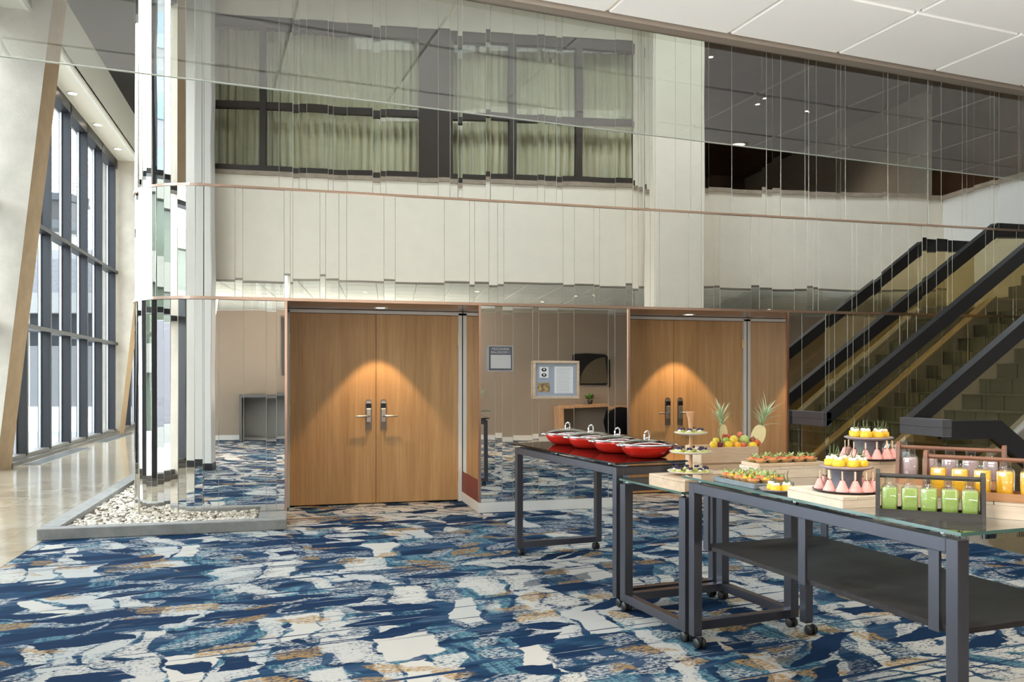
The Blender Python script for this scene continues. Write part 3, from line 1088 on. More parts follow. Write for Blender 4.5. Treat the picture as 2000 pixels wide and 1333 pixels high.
W = struct('wall_front', (0, EB, 0), EPSI)
UW = 5.68        # right end of the curtained window
MB().box(-4.4, 11.4, -0.22, 0.0, ZC + 0.014, 4.62).build('parapet', CREAM, W)
MB().box(-4.4, 11.4, -0.30, 0.03, 4.62, 4.69).build('parapet_cap', simple('cap_stone', (0.30, 0.24, 0.18), 0.6, var=0.2), W)
MB().box(-4.4, UW, -0.22, 0.0, 7.14, 8.2).build('upper_wall', CREAM, W)
MB().box(UW, UW + 0.12, -0.22, 0.0, 4.69, 8.2).build('pier', CREAM, W)
tag(MB().box(5.75, 6.58, 0.06, 0.62, 0, 8.05, bev=0.01).build('square_column', CREAM, None, (0, EB, 0), EPSI), 'square stucco column reflected in the mirrors beside the curtained window', 'column')

# curtained window seen in the mirror
win = struct('window_5', (0, EB, 0), EPSI)


def um(px, D_=13.67):
    a, b_ = ray(px)
    q = a / b_
    Dp = 13.67 / (1 + 0.107 * q)
    return q * Dp / math.cos(EPSI)


z0, z1, zt = 4.69, 7.14, 5.74
MB().box(-4.4, UW, -0.16, -0.02, z0, z0 + 0.10).build('sill_rail', ALUB, win)
MB().box(-4.4, UW, -0.16, -0.02, z1 - 0.17, z1).build('head_rail', ALUB, win)
MB().box(-4.4, UW, -0.13, -0.03, zt - 0.05, zt + 0.06).build('transom', ALUB, win)
mulls = [(-1.36, 0.12), (um(512), 0.10), (um(850), 0.52), (um(1003), 0.09), (um(1133), 0.10)]
for x, w_ in mulls:
    MB().box(x - w_ / 2, x + w_ / 2, -0.16, -0.02, z0 + 0.1, z1 - 0.17).build('mullion', ALUB, win)
xs = [-4.4] + [m_[0] for m_ in mulls] + [UW]
for i, (a, b_) in enumerate(zip(xs[:-1], xs[1:])):
    MB().box(a + 0.03, b_ - 0.03, -0.085, -0.077, z0 + 0.1, z1 - 0.17).build('glass_pane', PANE, win)
for i, (a, b_) in enumerate(zip(xs[:-1], xs[1:])):
    cm = MB()
    nn = int((b_ - a) / 0.012)
    vs, fs = [], []
    rr_ = random.Random(i)
    phs = [rr_.uniform(0, 6) for _ in range(4)]
    for k in range(nn + 1):
        x = a + 0.02 + (b_ - a - 0.04) * k / nn
        s_ = 0.035 * math.sin(x * 46 + 1.6 * math.sin(x * 7 + phs[0])) + 0.016 * math.sin(x * 97 + phs[1])
        for z, g in ((z0 + 0.03, 1.0), (z0 + 1.2, 0.85), (z1 - 0.1, 0.55)):
            vs.append((x, -0.36 + s_ * g, z))
    for k in range(nn):
        for q in range(2):
            fs.append((k * 3 + q, k * 3 + 3 + q, k * 3 + 4 + q, k * 3 + 1 + q))
    cm.add(vs, fs, 0, True)
    o = cm.build('curtain', CURT, None, (0, EB, 0), EPSI)
    tag(o, 'pleated pale olive curtain in the upper window, ' + ORD[i] + ' bay from the left', 'curtain', 'curtains in the upper window')

# upper room beyond the parapet, floor slab and back walls
MB().box(-4.4, 13, -9, -0.25, 3.3, 3.4).build('floor_upper', WALN, E)
rm = MB()
rm.box(5.7, 13, -10.2, -10.0, 3.4, 7.6)
rm.box(5.7, 5.8, -10.0, -0.3, 3.4, 8.2)
rm.box(12.8, 12.9, -10.0, 0, 3.4, 8.2)
rm.build('wall_upper_room', WALN, None, (0, EB, 0), EPSI, 'structure')
MB().box(5.8, 13, -10.2, -0.02, 7.5, 7.6).box(-4.4, 13, -6, 0.02, 8.15, 8.3).build('ceiling_upper_room', WALN, None, (0, EB, 0), EPSI, 'structure')
MB().box(-4.4, 5.7, -1.4, -1.3, 3.4, 8.2).build('wall_behind_curtains', BEIGE, None, (0, EB, 0), EPSI, 'structure')
# wall behind the camera with an alcove
wb = MB()
wb.box(1.0, 13, -1.4, -1.2, 0, ZC)
wb.box(1.0, 1.2, -3.2, -1.2, 0, ZC)
wb.box(-4.6, 1.2, -3.4, -3.2, 0, ZC)
wb.build('wall_camera_side', BEIGE, kind='structure')
MB().box(1.0, 13, -1.2, -1.185, 0, 0.11).box(-4.6, 1.0, -3.2, -3.185, 0, 0.11).build('baseboard_camera_side', WHITEP, kind='structure')
MB().box(11.25, 11.4, eline(11.3), 8.44, 0, 4.62).build('wall_stair', simple('white_plaster', (0.78, 0.76, 0.72), 0.8, bump=(60, 0.3, 0.01)), kind='structure')
MB().box(11.2, 11.45, eline(11.3), 8.44, 4.62, 4.69).build('trim_6', bpy.data.materials['cap_stone'], kind='structure')
MB().box(13, 13.2, -9, 10, 0, 8.2).build('wall_right', CREAM, kind='structure')
# white pier left of the curtained window, seen in the rounded mirrors
t = thing('white_pier', 'broad white pier mirrored in the rounded corner left of the curtained window', 'pillar', (0, EB, 0), EPSI)
MB().box(-3.75, -1.2, 0.06, 0.36, 0.004, 8.04, bev=0.01).build('shaft', WHITEP, t)
MB().box(-3.75, -1.195, 0.36, 0.368, 0.0, 0.11).box(-1.2, -1.192, 0.06, 0.368, 0, 0.11).build('base', BLACK, t)

# downlights of the low ceiling
virt = [(1388, 113), (1475, 201), (1577, 217), (1636, 212), (1730, 248), (1786, 219), (1852, 186)]
pts = []
ZU = 7.5
for px, py in virt:
    u, Dm = P(px, (ZU - CAMZ) * F / (HZ - py))
    pts.append((u, 2 * DW - Dm, ZU))
for px, py in ((716, 569), (932, 571), (1060, 594), (1124, 580), (1162, 578), (1208, 598), (1500, 604)):
    d = (ZC - CAMZ) * F / (HZ - py)
    u, Dm = P(px, d)
    pts.append((u, 2 * DW - Dm, ZC))
for i, (x, y, z) in enumerate(pts):
    t = thing('downlight', 'small downlight in the %s, %s from the left in the mirrors' % (('dark upper ceiling', ORD[i]) if z > 5 else ('low white ceiling', ORD[i - len(virt)])), 'light', (x, y, z), 0, 'downlights seen in the mirrors')
    MB().lathe([(0.06, 0.002), (0.06, -0.006), (0.048, -0.006), (0.045, 0.0)], 18).build('trim_ring', WHITEP, t)
    MB().lathe([(0.046, -0.002), (0.0, -0.002)], 18).build('lens', LAMP, t)
    l = bpy.data.lights.new('spot', 'SPOT')
    l.energy = 25 if z > 5 else 90
    l.color = (1.0, 0.80, 0.58)
    l.spot_size = R(110)
    l.spot_blend = 0.8
    l.shadow_soft_size = 0.05
    lo_ = bpy.data.objects.new('spot', l)
    COL.objects.link(lo_)
    lo_.location = (0, 0, -0.03)
    lo_.parent = t

# furniture by the wall behind the camera
t = thing('console_table', 'tan wooden console table reflected in the mirror between the doors', 'table', (6.7, -0.98, 0))
MB().box(-0.95, 0.95, -0.2, 0.2, 0.74, 0.81, bev=0.004).build('table_top', BEECH, t)
for s_ in (-1, 1):
    MB().box(s_ * 0.95 - (0.08 if s_ > 0 else 0), s_ * 0.95 + (0.08 if s_ < 0 else 0), -0.2, 0.2, 0, 0.74).build('side_panel', BEECH, t)
t = thing('round_stool', 'black round stool tucked under the mirrored console table', 'stool', (7.1, -0.55, 0))
MB().lathe([(0.0, 0.06), (0.16, 0.08), (0.29, 0.2), (0.345, 0.43), (0.29, 0.66), (0.16, 0.77), (0, 0.79)], 28).build('cushion', simple('black_felt', (0.004, 0.004, 0.005), 0.95, 0, 0.1), t)
MB().lathe([(0, 0), (0.15, 0), (0.15, 0.09), (0, 0.09)], 20).build('base', BLACK, t)
t = thing('potted_plant', 'small green potted plant on the mirrored console table', 'plant', (6.55, -0.98, 0.81))
MB().lathe([(0, 0), (0.05, 0), (0.07, 0.1), (0.06, 0.1), (0, 0.09)], 16).build('pot', DKPL, t)
lf = MB()
for i in range(40):
    a, b_ = random.uniform(0, 6.28), random.uniform(0.2, 1.3)
    T = Matrix.Translation((0, 0, 0.1)) @ Matrix.Rotation(a, 4, 'Z') @ Matrix.Rotation(-b_, 4, 'Y')
    L_ = random.uniform(0.10, 0.2)
    lf.add([(0.02, 0, 0), (L_ * 0.6, 0.03, 0.01), (L_, 0, 0), (L_ * 0.6, -0.03, 0.01)], [(0, 1, 2, 3)], 0, False, T)
lf.build('foliage', LEAF, t, kind='stuff')
t = thing('wall_art', 'black wall panel with a bronze quarter arc reflected behind the certificate', 'artwork', (6.62, -1.19, 1.6))
o = MB()
o.prism([(-0.45, -0.36), (0.40, -0.35), (0.48, -0.30), (0.48, 0.29), (0.40, 0.35), (-0.1, 0.37), (-0.45, 0.35)], 0.0, 0.03, 'y')
o.build('panel', BLACK, t)
arc = [(-0.25, -0.33)] + [(0.46 - 0.71 * math.cos(R(a)), -0.33 + 0.62 * math.sin(R(a))) for a in range(5, 91, 8)] + [(0.46, -0.30)]
MB().prism(arc, 0.03, 0.042, 'y').build('bronze_arc', OLIV, t)
t = thing('credenza', 'dark grey credenza reflected in the narrow mirror left of the doors', 'cabinet', (-0.45, -2.9, 0))
MB().box(-0.75, 0.75, -0.25, 0.25, 0.98, 1.05).build('table_top', simple('grey_lacquer', (0.12, 0.12, 0.12), 0.4), t)
for s_ in (-1, 1):
    MB().box(s_ * 0.72 - 0.03, s_ * 0.72 + 0.03, -0.25, 0.25, 0, 0.98).build('side_panel', bpy.data.materials['grey_lacquer'], t)
MB().box(-0.69, 0.69, -0.23, -0.20, 0.1, 0.98).build('back_panel', simple('grey_back', (0.22, 0.22, 0.21), 0.6), t)
tag(MB().box(-0.37, -0.22, -3.19, -3.12, 1.44, 2.78).build('wall_panel', simple('dark_panel', (0.05, 0.05, 0.045), 0.5)), 'tall dark narrow wall panel reflected left of the doors', 'artwork')

# ------------------------------------------------------------------ staircase on the right
SL, U0 = 0.72, 5.75
RISE = 0.175
RUN = RISE / SL
D1, D2, D3 = 7.91, 6.62, 6.20
st = thing('staircase', 'slate tiled staircase with charcoal glass guards rising along the mirrors', 'staircase', (0, 0, 0))
NS = 13
for i in range(NS):
    x = U0 + 0.15 + i * RUN
    x1 = U0 + 0.15 + NS * RUN if i < NS - 1 else 11.2
    MB().box(x + 0.012, (x + RUN + 0.02) if i < NS - 1 else 10.0, D2 + 0.02, 8.43, max(0, (i - 1) * RISE), (i + 1) * RISE - 0.012).build('step', GROUT, st)
    y = D2 + 0.04
    k = 0
    off = 0.17 if i % 2 else 0.0
    edges = [y] + [y + 0.30 * j + 0.3 - off for j in range(8)]
    edges = [e_ for e_ in edges if e_ < 8.40] + [8.42]
    for a, b_ in zip(edges[:-1], edges[1:]):
        if b_ - a < 0.03:
            continue
        MB().box(x, x + 0.012, a + 0.006, b_ - 0.006, i * RISE + 0.008, (i + 1) * RISE - 0.006).build('riser_tile', TILE, st)
    MB().box(x - 0.012, (x + RUN + 0.012) if i < NS - 1 else 10.0, D2 + 0.03, 8.43, (i + 1) * RISE - 0.012, (i + 1) * RISE).build('tread', TILE, st)
UT = U0 + 0.15 + (NS - 1) * RUN     # start of the landing
ZL = NS * RISE
for i in range(7):
    x = 10.0 + i * RUN
    MB().box(x, 13, D2 + 0.02, 8.43, ZL + i * RISE - 0.1, ZL + (i + 1) * RISE).build('step', TILE, st)


def guard(Dp, curb_mat_in, upper=True):
    zt, h = 1.035, 0.155
    a, b_ = U0 - 0.15, UT + 0.05
    zr = lambda u: zt + SL * (u - a)
    ue = b_ + 0.1
    ze = zr(ue)
    prof_top = [(a, zt), (ue, ze), (9.9, ze), (12.4, ze + SL * 2.5)]
    if not upper:
        prof_top = prof_top[:3]
    poly = prof_top + [(x, z - (h if i in (2,) else 0.19 if i not in (0,) else h)) for i, (x, z) in reversed(list(enumerate(prof_top)))]
    MB().prism(poly[::-1], Dp - 0.055, Dp + 0.055, 'y').build('handrail', RAILM, st)
    g = MB()
    gl = [(a + 0.06, zt - h), (ue, ze - 0.19), (9.9, ze - h)]
    bottom = [(9.9, ZL), (UT + 0.1, ZL), (a + 0.3, 0.12), (a + 0.06, 0.0)]
    # panes divided by fine joints
    ns_ = 4
    top = lambda u: zr(u) - 0.19 if u < ue else ze - h
    bot = lambda u: min(ZL + 0.2, max(0.0, SL * (u - U0) + 0.12))
    cuts = [a + 0.06 + (ue - a - 0.06) * k / ns_ for k in range(ns_ + 1)] + [9.9]
    for c0, c1 in zip(cuts[:-1], cuts[1:]):
        MB().prism([(c0 + 0.006, bot(c0)), (c1 - 0.006, bot(c1)), (c1 - 0.006, top(c1) + 0.03), (c0 + 0.006, top(c0) + 0.03)], Dp - 0.006, Dp + 0.006, 'y').build('glass_panel', RAILG, st)
    # plaster curb under the glass
    cz = 0.17
    pc = [(U0 - 0.02, 0.0), (U0 - 0.02, cz * 0.3), (UT + 0.1, ZL + cz), (10.0, ZL + cz), (10.0, 0.0)]
    MB().prism(pc, Dp - 0.07, Dp + 0.07, 'y').build('curb', STUC, st)
    pc2 = [(U0 - 0.02, cz * 0.3), (UT + 0.1, ZL + cz), (10.0, ZL + cz), (10.0, ZL + cz + 0.02), (UT + 0.09, ZL + cz + 0.02), (U0 - 0.02, cz * 0.3 + 0.02)]
    MB().prism(pc2, Dp - 0.075, Dp + 0.075, 'y').build('curb_cap', curb_mat_in, st)


guard(D1, simple('warm_curb_cap', (0.55, 0.42, 0.26), 0.4, 0.1))
guard(D2, simple('pale_curb_cap', (0.66, 0.64, 0.62), 0.3, 0.3), upper=False)
a = U0 - 0.15
for (y0, y1) in ((D1 - 0.055, 8.43), (D3 - 0.055, D2 + 0.055)):
    MB().box(a - 0.05, a + 0.06, y0, y1, 0.88, 0.955, bev=0.004).box(a - 0.045, a + 0.055, y0, y1, 0.955, 0.96).box(a - 0.05, a + 0.06, y0, y1, 0.96, 1.035, bev=0.004).build('end_rail', simple('lit_rail_face', (0.13, 0.125, 0.135), 0.45, 0.3) if 'lit_rail_face' not in bpy.data.materials else bpy.data.materials['lit_rail_face'], st)  # end rails lighter than the handrails: side light put into their colour
    MB().box(a, a + 0.012, y0 + 0.05, y1 - 0.02, 0.02, 0.88).build('glass_panel', RAILG, st)
# guard of the flight that goes down
zt = 1.02
poly = [(a, zt), (6.2, zt), (8.6, zt - SL * 2.4), (8.6, zt - SL * 2.4 - 0.2), (6.14, zt - 0.165), (a, zt - 0.165)]
MB().prism(poly[::-1], D3 - 0.05, D3 + 0.05, 'y').build('handrail', RAILM, st)
MB().prism([(a + 0.06, 0.0), (6.1, 0), (6.1, zt - 0.15), (a + 0.06, zt - 0.15)], D3 - 0.006, D3 + 0.006, 'y').build('glass_panel', RAILG, st)
MB().prism([(6.112, -0.1), (8.5, -0.1 - SL * 2.4), (8.5, zt - 0.12 - SL * 2.3), (6.112, zt - 0.15)], D3 - 0.006, D3 + 0.006, 'y').build('glass_panel', RAILG, st)
for i in range(14):
    x = 5.9 + i * RUN
    MB().box(x, x + RUN, 4.62, D3 - 0.07, -(i + 2) * RISE, -(i + 1) * RISE).build('step', TILE, st)
MB().box(5.6, 14, D3, D3 + 0.05, -3, -0.06).box(5.6, 14, 4.55, 4.6, -3, -0.06).box(5.55, 5.6, 4.6, D3, -3, -0.06).build('wall_pit', STUC, kind='structure')

# ------------------------------------------------------------------ buffet tables
def caster_mesh():
    m_ = MB()
    for s_ in (-1, 1):
        T = Matrix.Translation((s_ * 0.016, 0.012, 0.028)) @ Matrix.Rotation(R(90), 4, 'Y')
        m_.lathe([(0.0, -0.009), (0.024, -0.009), (0.028, -0.005), (0.028, 0.005), (0.024, 0.009), (0.0, 0.009)], 18, T=T)
    m_.tube([(0, 0, 0.03), (0, 0, 0.062)], 0.010)
    m_.box(-0.008, 0.008, -0.004, 0.02, 0.026, 0.052)
    return m_.mesh('caster', RUBB)


CAST = caster_mesh()
PUCK = MB().lathe([(0, 0), (0.013, 0), (0.013, 0.020), (0, 0.020)], 16).mesh('glass_standoff', CHROME)


def leg(t, x0, x1, y0, y1, z0, z1):
    MB().box(x0, x1, y0, y1, z0, z1, bev=0.002).build('leg', TABM, t)


def bar(t, nm, x0, x1, y0, y1, z0, z1):
    MB().box(x0, x1, y0, y1, z0, z1, bev=0.002).build(nm, TABM, t)


HT, TB = 0.855, 0.05
# table with the red pans
A = thing('buffet_table', 'tall graphite buffet table with black glass top holding the red pans', 'table', (1.894, 4.72, 0), R(7.2), 'nesting buffet tables')
LA, WA = 1.64, 0.75
for x in (0.0, WA - TB):
    for y in (0.0, LA - TB):
        leg(A, x, x + TB, y, y + TB, 0.06, HT)
        link('caster', CAST, A, (x + (0.04 if x == 0 else 0.0), y + 0.0, 0.0))
for x in (0.0, WA - TB):
    bar(A, 'top_rail', x, x + TB, TB, LA - TB, HT - TB, HT)
for y in (0.0, LA - TB):
    bar(A, 'top_rail', TB, WA - TB, y, y + TB, HT - TB, HT)
    bar(A, 'bottom_rail', TB, WA - TB, y, y + TB, 0.06, 0.06 + TB)
for x in (0.025, WA - 0.025):
    for y in (0.12, LA * 0.55, LA - 0.07):
        link('glass_standoff', PUCK, A, (x, y, HT))
MB().box(-0.02, WA + 0.02, -0.03, LA + 0.02, HT + 0.02, HT + 0.032, bev=0.002).build('glass_top', BLKG, A)
ZA = HT + 0.032
# low bridging table
B = thing('bridge_table', 'low square graphite table with clear glass bridging the two tall tables', 'table', (1.985, 3.985, 0), R(7.3), 'nesting buffet tables')
LB_, WB, HB = 0.69, 0.75, 0.765
for x in (0.0, WB - 0.055):
    for y in (0.0, LB_ - 0.06):
        leg(B, x, x + 0.055, y, y + 0.06, 0.06, HB)
        link('caster', CAST, B, (x + 0.03, y + 0.02, 0.0))
for x in (0.0, WB - 0.05):
    bar(B, 'bottom_rail', x, x + 0.05, 0.06, LB_ - 0.06, 0.06, 0.108)
    bar(B, 'top_rail', x, x + 0.05, 0.06, LB_ - 0.06, HB - 0.045, HB) if x > 0 else None
for y in (0.0, LB_ - 0.05):
    bar(B, 'bottom_rail', 0.055, WB - 0.055, y, y + 0.05, 0.06, 0.108)
bar(B, 'top_rail', 0.055, WB - 0.055, LB_ - 0.05, LB_, HB - 0.045, HB)
for x in (0.026, WB - 0.026):
    for y in (0.05, LB_ - 0.05):
        link('glass_standoff', PUCK, B, (x, y, HB))
g = MB().box(-0.01, WB + 0.04, 0.02, LB_ - 0.01, HB + 0.02, HB + 0.032)
g.m = [0, 0, 1, 1, 1, 1]
g.build('glass_top', [TOPG, TOPE], B)
ZB = HB + 0.032
# long front table with shelf
Cc = thing('buffet_table', 'long front graphite buffet table with clear glass top and dark hanging shelf', 'table', (2.131, 2.288, 0), R(4.85), 'nesting buffet tables')
LC, WC = 1.67, 0.75
for x in (0.0, WC - TB):
    for y in (0.0, LC - TB):
        leg(Cc, x, x + TB, y, y + TB, 0.06, HT)
        link('caster', CAST, Cc, (x + 0.03, y - 0.02 if y > 0 else y + 0.03, 0.0))
for x in (0.0, WC - TB):
    bar(Cc, 'top_rail', x, x + TB, TB, LC - TB, HT - TB, HT)
bar(Cc, 'top_rail', TB, WC - TB, LC - TB, LC, HT - TB, HT)
bar(Cc, 'bottom_rail', TB, WC - TB, 0, TB, 0.06, 0.11)
for x in (0.004, WC - 0.016):
    for y in (0.085, 0.77, 1.50):
        MB().box(x + 0.004, x + 0.016, y, y + 0.045, 0.525, HT - TB).build('shelf_hanger', TABM, Cc)
MB().box(0.022, WC - 0.02, 0.03, 1.56, 0.528, 0.55, bev=0.002).build('shelf', SHELFM, Cc)
for x in (0.025, WC - 0.025):
    for y in (0.08, 0.85, LC - 0.08):
        link('glass_standoff', PUCK, Cc, (x, y, HT))
g = MB().box(-0.02, WC + 0.30, -0.03, LC + 0.04, HT + 0.02, HT + 0.032)
g.m = [0, 0, 1, 1, 1, 1]
g.build('glass_top', [TOPG, TOPE], Cc)
ZG = HT + 0.032

# ------------------------------------------------------------------ red pans
pan = thing('red_pan', '', 'pan', (0, 0, 0), 0, 'red lidded pans on the black glass')
rp = [(0.0, 0.0), (0.09, 0.0), (0.12, 0.006), (0.152, 0.034), (0.171, 0.066), (0.176, 0.082), (0.170, 0.082), (0.150, 0.036), (0.0, 0.012)]
MB().lathe(rp, 40).build('bowl', RED, pan)
MB().lathe([(0.168, 0.080), (0.180, 0.080), (0.182, 0.083), (0.180, 0.087), (0.166, 0.087)], 40).build('steel_rim', STEEL, pan)
MB().lathe([(0.172, 0.086), (0.165, 0.091), (0.14, 0.103), (0.10, 0.114), (0.05, 0.121), (0.0, 0.123)], 40).build('lid', LIDG, pan)
MB().lathe([(0.168, 0.086), (0.178, 0.087), (0.174, 0.091), (0.165, 0.091)], 40).build('lid_rim', CHROME, pan)
kb = MB().lathe([(0, 0.121), (0.024, 0.121), (0.024, 0.126), (0, 0.128)], 18)
kb.tube([(-0.017, 0, 0.125), (-0.018, 0, 0.148), (-0.012, 0, 0.163), (0, 0, 0.168), (0.012, 0, 0.163), (0.018, 0, 0.148), (0.017, 0, 0.125)], 0.0065)
kb.build('lid_knob', CHROME, pan)
for s_ in (-1, 1):
    MB().tube([(s_ * 0.174, -0.038, 0.076), (s_ * 0.19, -0.036, 0.079), (s_ * 0.20, -0.018, 0.080), (s_ * 0.202, 0.0, 0.080), (s_ * 0.20, 0.018, 0.080), (s_ * 0.19, 0.036, 0.079), (s_ * 0.174, 0.038, 0.076)], 0.007).build('side_handle', CHROME, pan)
plabs = ['red lidded pan nearest the tiered stand, frontmost of the four', 'red lidded pan behind the frontmost one, second from the tiered stand', 'red lidded pan third from the tiered stand, second from the far end', 'red lidded pan at the far end of the black glass table']
ppos = [(2.215, 4.99), (2.165, 5.375), (2.112, 5.762), (2.06, 6.145)]
for i, (x, y) in enumerate(ppos):
    if i == 0:
        pan.location, pan.rotation_euler = (x, y, ZA), (0, 0, R(-4))
        pan['label'] = plabs[0]
    else:
        dup(pan, (x, y, ZA), R(-4 - 4 * i), plabs[i])

# ------------------------------------------------------------------ small food prototypes
def leafblade(mb, c, a, tilt, L_, w_, m_=0):
    T = Matrix.Translation(c) @ Matrix.Rotation(a, 4, 'Z') @ Matrix.Rotation(-tilt, 4, 'Y')
    mb.add([(0, 0, 0), (L_ * 0.5, w_, L_ * 0.06), (L_, 0, -L_ * 0.05), (L_ * 0.5, -w_, L_ * 0.06), (L_ * 0.5, 0, L_ * 0.12)], [(0, 4, 1), (1, 4, 2), (2, 4, 3), (3, 4, 0)], m_, True, T)


CRUST = simple('tart_crust', (0.62, 0.34, 0.13), 0.6, var=0.25, vscale=60)
SALM = simple('salmon_filling', (0.75, 0.20, 0.08), 0.4, var=0.3, vscale=90)
HERB = simple('pale_herb', (0.36, 0.46, 0.18), 0.6, var=0.3, vscale=60)
WHIP = simple('whipped_cream', (0.80, 0.77, 0.68), 0.6)
PINK = simple('pink_mousse', (0.82, 0.42, 0.39), 0.5, var=0.2, vscale=50)
YELC = simple('yellow_mango', (0.80, 0.50, 0.03), 0.35, var=0.15, vscale=80)
BERR = simple('blackberry', (0.035, 0.02, 0.06), 0.35)
GREENF = simple('lime_slice', (0.50, 0.52, 0.12), 0.5, var=0.2, vscale=60)
CHOC = simple('dark_chocolate', (0.05, 0.022, 0.014), 0.4)
STICK = simple('pale_stick', (0.74, 0.58, 0.42), 0.6)


def proto_tart(fill, nm='tart'):
    m_ = MB().lathe([(0, 0), (0.016, 0), (0.026, 0.016), (0.027, 0.018), (0.023, 0.018), (0.02, 0.014), (0, 0.013)], 14)
    o = m_.build(nm, CRUST)
    f_ = MB()
    for k in range(3):
        f_.sph((0.009 * math.cos(k * 2.1), 0.009 * math.sin(k * 2.1), 0.018), 0.011, 1, 1, 0.7, 8, 5)
    f_.build('filling', fill, o)
    h = MB()
    for k in range(9):
        leafblade(h, (random.uniform(-0.008, 0.008), random.uniform(-0.008, 0.008), 0.020), random.uniform(0, 6.28), random.uniform(0.3, 1.3), random.uniform(0.016, 0.03), 0.006)
    h.sph((0.004, -0.004, 0.027), 0.008, 1.2, 1, 0.8, 8, 5)
    h.build('garnish', HERB, o)
    return o


def proto_canape():
    o = MB().lathe([(0, 0), (0.02, 0), (0.023, 0.006), (0.02, 0.012), (0, 0.012)], 12).build('canape', GREENF)
    w_ = MB().sph((-0.004, 0, 0.015), 0.012, 1.2, 1, 0.6, 8, 5)
    w_.build('cream_dollop', WHIP, o)
    b_ = MB()
    for k in range(3):
        b_.sph((0.008 * math.cos(k * 2), 0.008 * math.sin(k * 2), 0.023), 0.007, 1, 1, 1, 7, 5)
    b_.build('berry', BERR, o)
    return o


def proto_cone():
    o = MB().lathe([(0, 0), (0.024, 0), (0.026, 0.006), (0.021, 0.016), (0.015, 0.030), (0.009, 0.044), (0, 0.052)], 14).build('mousse_cone', PINK)
    MB().box(-0.003, 0.003, -0.002, 0.002, 0.04, 0.080).build('stick', STICK, o)
    c_ = MB()
    for k in range(5):
        leafblade(c_, (0, 0, 0.036), k * 1.3, 0.9, 0.022, 0.004)
    c_.build('chocolate_curl', CHOC, o)
    return o


def proto_cake():
    o = MB().lathe([(0, 0), (0.024, 0), (0.025, 0.004), (0.024, 0.022), (0.018, 0.026), (0, 0.026)], 14).build('mango_cake', YELC)
    w_ = MB()
    for k in range(4):
        w_.sph((0.01 * math.cos(k * 1.6), 0.01 * math.sin(k * 1.6), 0.030), 0.010, 1, 1, 0.9, 8, 5)
    w_.build('cream_dollop', WHIP, o)
    c_ = MB()
    c_.tube([(0, 0, 0.034), (0.007, 0.0, 0.052), (0.003, 0.0, 0.072), (0.012, 0, 0.090)], [0.0024, 0.002, 0.0017, 0.0008], 5)
    c_.tube([(0, 0, 0.034), (-0.008, 0.004, 0.048), (-0.012, 0.006, 0.066), (-0.006, 0.008, 0.078)], [0.002, 0.002, 0.0015, 0.0008], 5)
    for k in range(2):
        leafblade(c_, (0, 0, 0.034), k * 2.4, 0.5, 0.03, 0.005)
    c_.build('herb_sprig', simple('dark_sprig', (0.10, 0.13, 0.05), 0.6) if 'dark_sprig' not in bpy.data.materials else bpy.data.materials['dark_sprig'], o)
    return o


def place(protos, pts, label_fn, cat, group, big=1.0):
    for i, p in enumerate(pts):
        pr = protos[i % len(protos)]
        lab = label_fn(i)
        rz = random.uniform(0, 6.28)
        s_ = random.uniform(0.92, 1.08) * big
        if 'label' not in pr:
            tag(pr, lab, cat, group)
            pr.location, pr.rotation_euler, pr.scale = p, (0, 0, rz), (s_,) * 3
        else:
            q = dup(pr, p, rz, lab, group, s_)
            q['category'] = cat


# ------------------------------------------------------------------ tiered stand on a board
def plank_box(name, label, loc, rz, sx, sy, sz, m_, planks=3, cat='riser', group=None):
    t = thing(name, label, cat, loc, rz, group)
    w_ = sx / planks
    for k in range(planks):
        MB().box(-sx / 2 + k * w_ + 0.001, -sx / 2 + (k + 1) * w_ - 0.001, -sy / 2, sy / 2, sz - 0.014, sz, bev=0.0015).build('plank', m_, t)
    MB().box(-sx / 2, sx / 2, -sy / 2, -sy / 2 + 0.012, 0, sz - 0.0145, bev=0.001).build('side_board', m_, t)
    MB().box(-sx / 2, sx / 2, sy / 2 - 0.012, sy / 2, 0, sz - 0.0145, bev=0.001).build('side_board', m_, t)
    MB().box(-sx / 2, -sx / 2 + 0.012, -sy / 2 + 0.012, sy / 2 - 0.012, 0, sz - 0.0145).build('side_board', m_, t)
    MB().box(sx / 2 - 0.012, sx / 2, -sy / 2 + 0.012, sy / 2 - 0.012, 0, sz - 0.0145).build('side_board', m_, t)
    return t


plank_box('wooden_riser', 'pale wooden riser block under the three tier stand', (2.215, 4.205, ZB), R(7), 0.50, 0.36, 0.062, PINE)
ZR1 = ZB + 0.062
SX, SY = 2.135, 4.215
t = thing('tiered_stand', 'three tier cream plate stand with turned beech handle', 'stand', (SX, SY, ZR1))
tz = (0.010, 0.118, 0.224)
trd = (0.130, 0.118, 0.093)
for z, r_ in zip(tz, trd):
    MB().lathe([(0, z), (r_ * 0.55, z), (r_ * 0.9, z + 0.006), (r_, z + 0.013), (r_ * 0.99, z + 0.016), (r_ * 0.85, z + 0.010), (r_ * 0.5, z + 0.005), (0, z + 0.005)], 32).build('plate', CER, t)
MB().lathe([(0.0, 0.0), (0.05, 0.0), (0.05, 0.008), (0.012, 0.012), (0.010, 0.06), (0.009, 0.22), (0.012, 0.27), (0.016, 0.31), (0.026, 0.345), (0.030, 0.352), (0.0, 0.354)], 20).build('post', BEECH, t)
can = proto_canape()
for ti, (z, r_, n_) in enumerate(zip(tz, trd, (9, 8, 6))):
    pts = [(SX + r_ * 0.66 * math.cos(2 * math.pi * k / n_ + ti), SY + r_ * 0.66 * math.sin(2 * math.pi * k / n_ + ti), ZR1 + z + 0.006) for k in range(n_)]
    pts.sort()
    tn = ('bottom', 'middle', 'top')[ti]
    place([can], pts, lambda i: 'small green canape with berries on the %s plate of the tiered stand, %s from left' % (tn, ORD[i]), 'canape', 'canapes on the tiered stand', 1.12)

